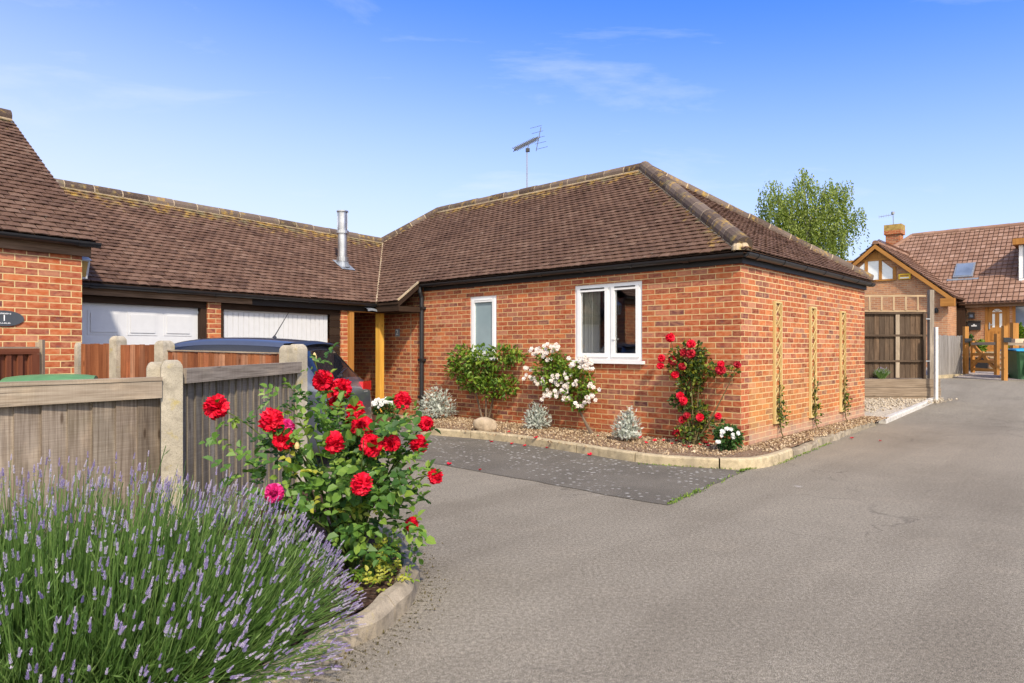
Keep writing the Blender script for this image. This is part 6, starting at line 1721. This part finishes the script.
q = MB(); q.beam(P(.06, zbm+.05)+V((0, .05, 0)), P(.5, zt-.3)+V((0, .05, 0)), .05, .09); q.build('brace', M['oak'], gt)
for p, py in ((GPL, 340.5), (GPR, 340)):
    q = MB(); z = H-(py-HOR)/F*p.y; q.obox((p.x-.11, p.y-.135, z-.07), (.22, 0, 0), (0, .03, 0), (0, 0, .14)); q.build('latch', M['black'], gt)
q = MB(); p = at(1014, 344, 20.2); q.beam((GPR.x+.1, GPR.y, p.z), (GPR.x+1.6, GPR.y-.6, p.z), .05, .07); q.build('side_rail', M['rail_pale'], gt)
q = MB(); p = at(1016, 340, 21.5); q.obox((p.x-.09, p.y, .3), (.18, 0, 0), (0, .15, 0), (0, 0, H-(323-HOR)/F*21.5-.3)); q.build('gate_post', M['oak'], gt, bevel=.02)
a, b = at(937.5, 340, 21.0), at(962, 340, 22.4); a.z = b.z = 0
gf = thing('grey_fence', 'short silver grey picket fence left of the orange gate post', 'fence', (0, 0, 0))
board_run(a, b, H-(335-HOR)/F*21.6, .35, .115, .02, M['grey_board'], 'board_panel', gf, ragged=.03)
rail(a, b, .75, .83, .04, M['grey_board'], 'rail', gf, off=-.03)
q = MB(); aa, bb = at(933, 377, 20.6), at(966, 377, 21.9); dk = (bb-aa).normalized(); q.obox((aa.x, aa.y, .2), (bb.x-aa.x, bb.y-aa.y, 0), (-.1, .25, 0), (0, 0, .30)); tag(q.build('edging_kerb', M['kerb'], bevel=.02), kind='structure')
bp = at(1026.5, 381, 20.4)
wheelie('wheelie_bin', 'dark green wheelie bin by the right hand gate post with a box on its lid', (bp.x, bp.y, bp.z), -.25, M['green_plastic'], M['blue_plastic'], (381-350)/F*20.4, w=.88)
ct_ = at(1022, 344, 20.3)
cb = thing('cardboard_box', 'small cream cardboard box lying on the blue bin lid', 'box', (ct_.x+.16, ct_.y, H-(348-HOR)/F*20.4+.08), -.2)
q = MB(); q.box(-.42, .42, -.2, .2, 0, .20); q.build('carton', M['card'], cb, bevel=.006)
q = MB()
for i, x in enumerate((-.20, -.13, -.06)): q.box(x, x+.05, -.204, -.201, .07+.01*(i % 2), .14)
q.build('print', M['slate'], cb)
# shrubs in the yard
def bushy(name, label, cat, px, py, rx, ry, Y, n, L, mat, zbase=None):
    e = ell(px, py, rx, ry, Y, rx*Y/F*.8); b = V((e[0].x, e[0].y, e[0].z-e[3])); t = thing(name, label, cat, b)
    q = MB(); foliage(q, [e], n, L, .6, shell=.1); child(q, 'foliage', mat, t, b)
    q = MB(); z0 = zbase if zbase is not None else b.z-.1
    for k in range(3): q.tube([V((b.x, b.y, z0)), e[0]+V((R.uniform(-.1, .1), 0, 0))], .02, 5)
    child(q, 'stems', M['bark'], t, b)
bushy('potted_shrub', 'yellow green shrub seen through the bars of the orange gate', 'shrub', 980.5, 346.5, 5, 6, 23.4, 320, .09, M['leaf_shrub'], .6)
bushy('potted_shrub', 'small dark green shrub just above the gate next to the left gate post', 'shrub', 970.5, 340.5, 3, 5, 23.6, 220, .08, M['leaf_dark'], .6)
bushy('garden_shrub', 'bright green shrub behind the bin at the right edge', 'shrub', 1019, 333, 6, 8, 22.5, 420, .10, M['leaf_shrub'], .5)
bushy('garden_shrub', 'small yellow flowering plant between right gate post and green bin', 'shrub', 1011, 347, 2.6, 4.5, 22.3, 140, .08, M['leaf_pale'], .5)
q = MB(); p = at(976, 355, 23.3); t = thing('planter', 'black plant trough behind the orange gate', 'planter', (p.x, p.y, .6), -.7); q.box(-.35, .35, -.2, .2, 0, .38); q.box(-.38, .38, -.23, .23, .3805, .43); q.build('trough', M['black'], t, bevel=.02)

# ------------------------------------------------------------------ birch tree behind the bungalow
TY = 34.0
tb = at(812, 300, TY); tb.z = .3
tr = thing('birch_tree', 'tall weeping birch tree with hanging green leaves rising behind the bungalow roof', 'tree', tb)
C4 = lambda x, y: (740+x/5.257, 150+y/5.257)
TE = [ell(*C4(330, 130), 9, 9, TY, .7), ell(*C4(335, 185), 12, 9, TY, .9), ell(*C4(160, 195), 11, 7, TY, .9), ell(*C4(185, 260), 17, 13, TY, 1.3), ell(*C4(270, 260), 16, 14, TY, 1.4), ell(*C4(450, 195), 14, 8, TY, 1), ell(*C4(530, 190), 9, 9, TY, .8), ell(*C4(480, 270), 17, 15, TY, 1.3), ell(*C4(390, 300), 18, 16, TY, 1.5),
      ell(*C4(170, 330), 12, 14, TY, 1.1), ell(*C4(260, 350), 14, 14, TY, 1.2), ell(*C4(350, 400), 17, 16, TY, 1.4), ell(*C4(450, 390), 16, 17, TY, 1.3), ell(*C4(525, 350), 9, 15, TY, .8), ell(*C4(620, 335), 8, 8, TY, .7), ell(*C4(590, 350), 6, 6, TY, .6), ell(*C4(520, 450), 8, 15, TY, .8), ell(*C4(430, 500), 14, 16, TY, 1.1), ell(*C4(525, 540), 5, 12, TY, .5), ell(*C4(330, 480), 14, 14, TY, 1.2), ell(*C4(250, 430), 14, 12, TY, 1.1), ell(*C4(400, 580), 16, 16, TY, 1.2)]
q = MB()
for e in TE:
    n = int(235*e[1]*e[3]/.12)
    strands = max(8, int(n/11))
    for _ in range(strands):
        p, u = sample(e, .15); ln = R.uniform(.4, 1.5)*(1.2 if u.z < .3 else .7); sway = V((R.gauss(0, .12), R.gauss(0, .12), 0))
        for k in range(12):
            t_ = k/11; c = p+V((0, 0, -ln*t_))+sway*t_+rdir()*.05; q.kite(c, (rdir()+V((0, 0, -1.3))).normalized(), rdir(), R.uniform(.10, .17), R.uniform(.06, .09), min(1, max(0, .5+R.gauss(0, .22)+(.15 if u.z > .2 else -.05))))
child(q, 'crown', M['leaf_birch'], tr, tb)
q = MB()
topc = TE[0][0]; q.tube(bez(tb, (tb+topc)*.5+V((.3, 0, 0)), topc, 10), [.24-.022*i for i in range(11)], 8)
for e in TE[1:]:
    h = R.uniform(.45, .75); a = tb+(topc-tb)*h
    if e[0].z < a.z+.3: a = V((tb.x, tb.y, max(3, e[0].z-1.2)))
    q.tube(bez(a, (a+e[0])*.5+V((0, 0, .5)), e[0], 6), [.08, .07, .055, .045, .035, .025, .012], 6)
child(q, 'trunk', M['birch_bark'], tr, tb)

# ------------------------------------------------------------------ camera, sun, sky
cd = bpy.data.cameras.new('camera'); co = bpy.data.objects.new('camera', cd); COL.objects.link(co)
co.location = (0, 0, H); co.rotation_euler = (math.pi/2, 0, 0); cd.sensor_width = 36; cd.lens = F/1024*36; cd.shift_y = (HOR-341.5)/1024; cd.clip_end = 2000; cd.clip_start = .05
sc.camera = co
SUN_EL = rad(43); pl_ = V((.34, -1, 0)).normalized()
S = V((pl_.x*math.cos(SUN_EL), pl_.y*math.cos(SUN_EL), math.sin(SUN_EL)))
sd_ = bpy.data.lights.new('sun', 'SUN'); sd_.energy = 2.3; sd_.angle = rad(3.0); sd_.color = (1, .89, .74)
so = bpy.data.objects.new('sun', sd_); COL.objects.link(so); so.rotation_mode = 'QUATERNION'; so.rotation_quaternion = (-S).to_track_quat('-Z', 'Y')
w = bpy.data.worlds.new('World'); sc.world = w; w.use_nodes = True
nt = w.node_tree; nt.nodes.clear()
out = nt.nodes.new('ShaderNodeOutputWorld'); bg = nt.nodes.new('ShaderNodeBackground'); sky = nt.nodes.new('ShaderNodeTexSky')
sky.sky_type = 'NISHITA'; sky.sun_disc = False; sky.sun_elevation = SUN_EL; sky.sun_rotation = math.atan2(S.x, S.y); sky.air_density = 1.0; sky.dust_density = .6; sky.ozone_density = 2.5; sky.altitude = 50
bg.inputs[1].default_value = .15
# thin cirrus and a milky horizon, by direction of view from the ground
tc = nt.nodes.new('ShaderNodeTexCoord'); sx = nt.nodes.new('ShaderNodeSeparateXYZ'); nt.links.new(tc.outputs['Generated'], sx.inputs[0])
def mth(op, a, b):
    n = nt.nodes.new('ShaderNodeMath'); n.operation = op
    for i, v in ((0, a), (1, b)):
        if isinstance(v, bpy.types.NodeSocket): nt.links.new(v, n.inputs[i])
        else: n.inputs[i].default_value = v
    return n.outputs[0]
zz = mth('ADD', mth('MAXIMUM', sx.outputs[2], 0.0), .10)
cmb = nt.nodes.new('ShaderNodeCombineXYZ'); nt.links.new(mth('DIVIDE', sx.outputs[0], zz), cmb.inputs[0]); nt.links.new(mth('DIVIDE', sx.outputs[1], zz), cmb.inputs[1])
mp = nt.nodes.new('ShaderNodeMapping'); mp.inputs['Scale'].default_value = (.55, 1.25, 1); mp.inputs['Rotation'].default_value = (0, 0, .35); mp.inputs['Location'].default_value = (1.1, 6.3, 0); nt.links.new(cmb.outputs[0], mp.inputs[0])
nz = nt.nodes.new('ShaderNodeTexNoise'); nz.inputs['Scale'].default_value = 1.6; nz.inputs['Detail'].default_value = 9; nz.inputs['Roughness'].default_value = .62; nz.inputs['Distortion'].default_value = .5; nt.links.new(mp.outputs[0], nz.inputs['Vector'])
rp = nt.nodes.new('ShaderNodeValToRGB'); rp.color_ramp.elements[0].position = .55; rp.color_ramp.elements[0].color = (0, 0, 0, 1); rp.color_ramp.elements[1].position = .82; rp.color_ramp.elements[1].color = (.5, .5, .5, 1); nt.links.new(nz.outputs['Fac'], rp.inputs[0])
tn = nt.nodes.new('ShaderNodeMixRGB'); tn.blend_type = 'MULTIPLY'; tn.inputs[0].default_value = 1; nt.links.new(sky.outputs[0], tn.inputs[1]); tn.inputs[2].default_value = (.23, .46, .86, 1)
# milky air low down
hz = nt.nodes.new('ShaderNodeMixRGB'); mr = nt.nodes.new('ShaderNodeMapRange'); mr.interpolation_type = 'SMOOTHSTEP'; mr.inputs[1].default_value = -.02; mr.inputs[2].default_value = .52; mr.inputs[3].default_value = .97; mr.inputs[4].default_value = 0.0; nt.links.new(mth('ADD', sx.outputs[2], mth('MULTIPLY', sx.outputs[0], .10)), mr.inputs[0]); nt.links.new(mr.outputs[0], hz.inputs[0]); nt.links.new(tn.outputs[0], hz.inputs[1]); hz.inputs[2].default_value = (2.75, 2.88, 3.12, 1)
mx = nt.nodes.new('ShaderNodeMixRGB'); nt.links.new(rp.outputs[0], mx.inputs[0]); nt.links.new(hz.outputs[0], mx.inputs[1]); mx.inputs[2].default_value = (2.6, 2.85, 3.2, 1)
# bright cloud veil added to the unseen sky behind the camera for whiter fill
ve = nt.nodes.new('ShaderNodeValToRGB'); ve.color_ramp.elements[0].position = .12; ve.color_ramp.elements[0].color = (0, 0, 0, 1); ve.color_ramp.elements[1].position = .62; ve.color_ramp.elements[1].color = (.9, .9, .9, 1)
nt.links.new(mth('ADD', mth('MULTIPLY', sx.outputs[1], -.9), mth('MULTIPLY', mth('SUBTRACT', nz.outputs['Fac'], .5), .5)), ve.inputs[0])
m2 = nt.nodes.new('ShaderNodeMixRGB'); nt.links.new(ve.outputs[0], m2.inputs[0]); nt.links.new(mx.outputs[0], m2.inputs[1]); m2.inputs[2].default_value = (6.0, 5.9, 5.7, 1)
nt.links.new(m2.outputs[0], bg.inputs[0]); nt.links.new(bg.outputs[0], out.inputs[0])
sc.view_settings.view_transform = 'Standard'; sc.view_settings.look = 'None'; sc.view_settings.exposure = 1.17; sc.view_settings.gamma = 1; sc.view_settings.use_curve_mapping = False
sc.cycles.max_bounces = 6; sc.cycles.transparent_max_bounces = 12
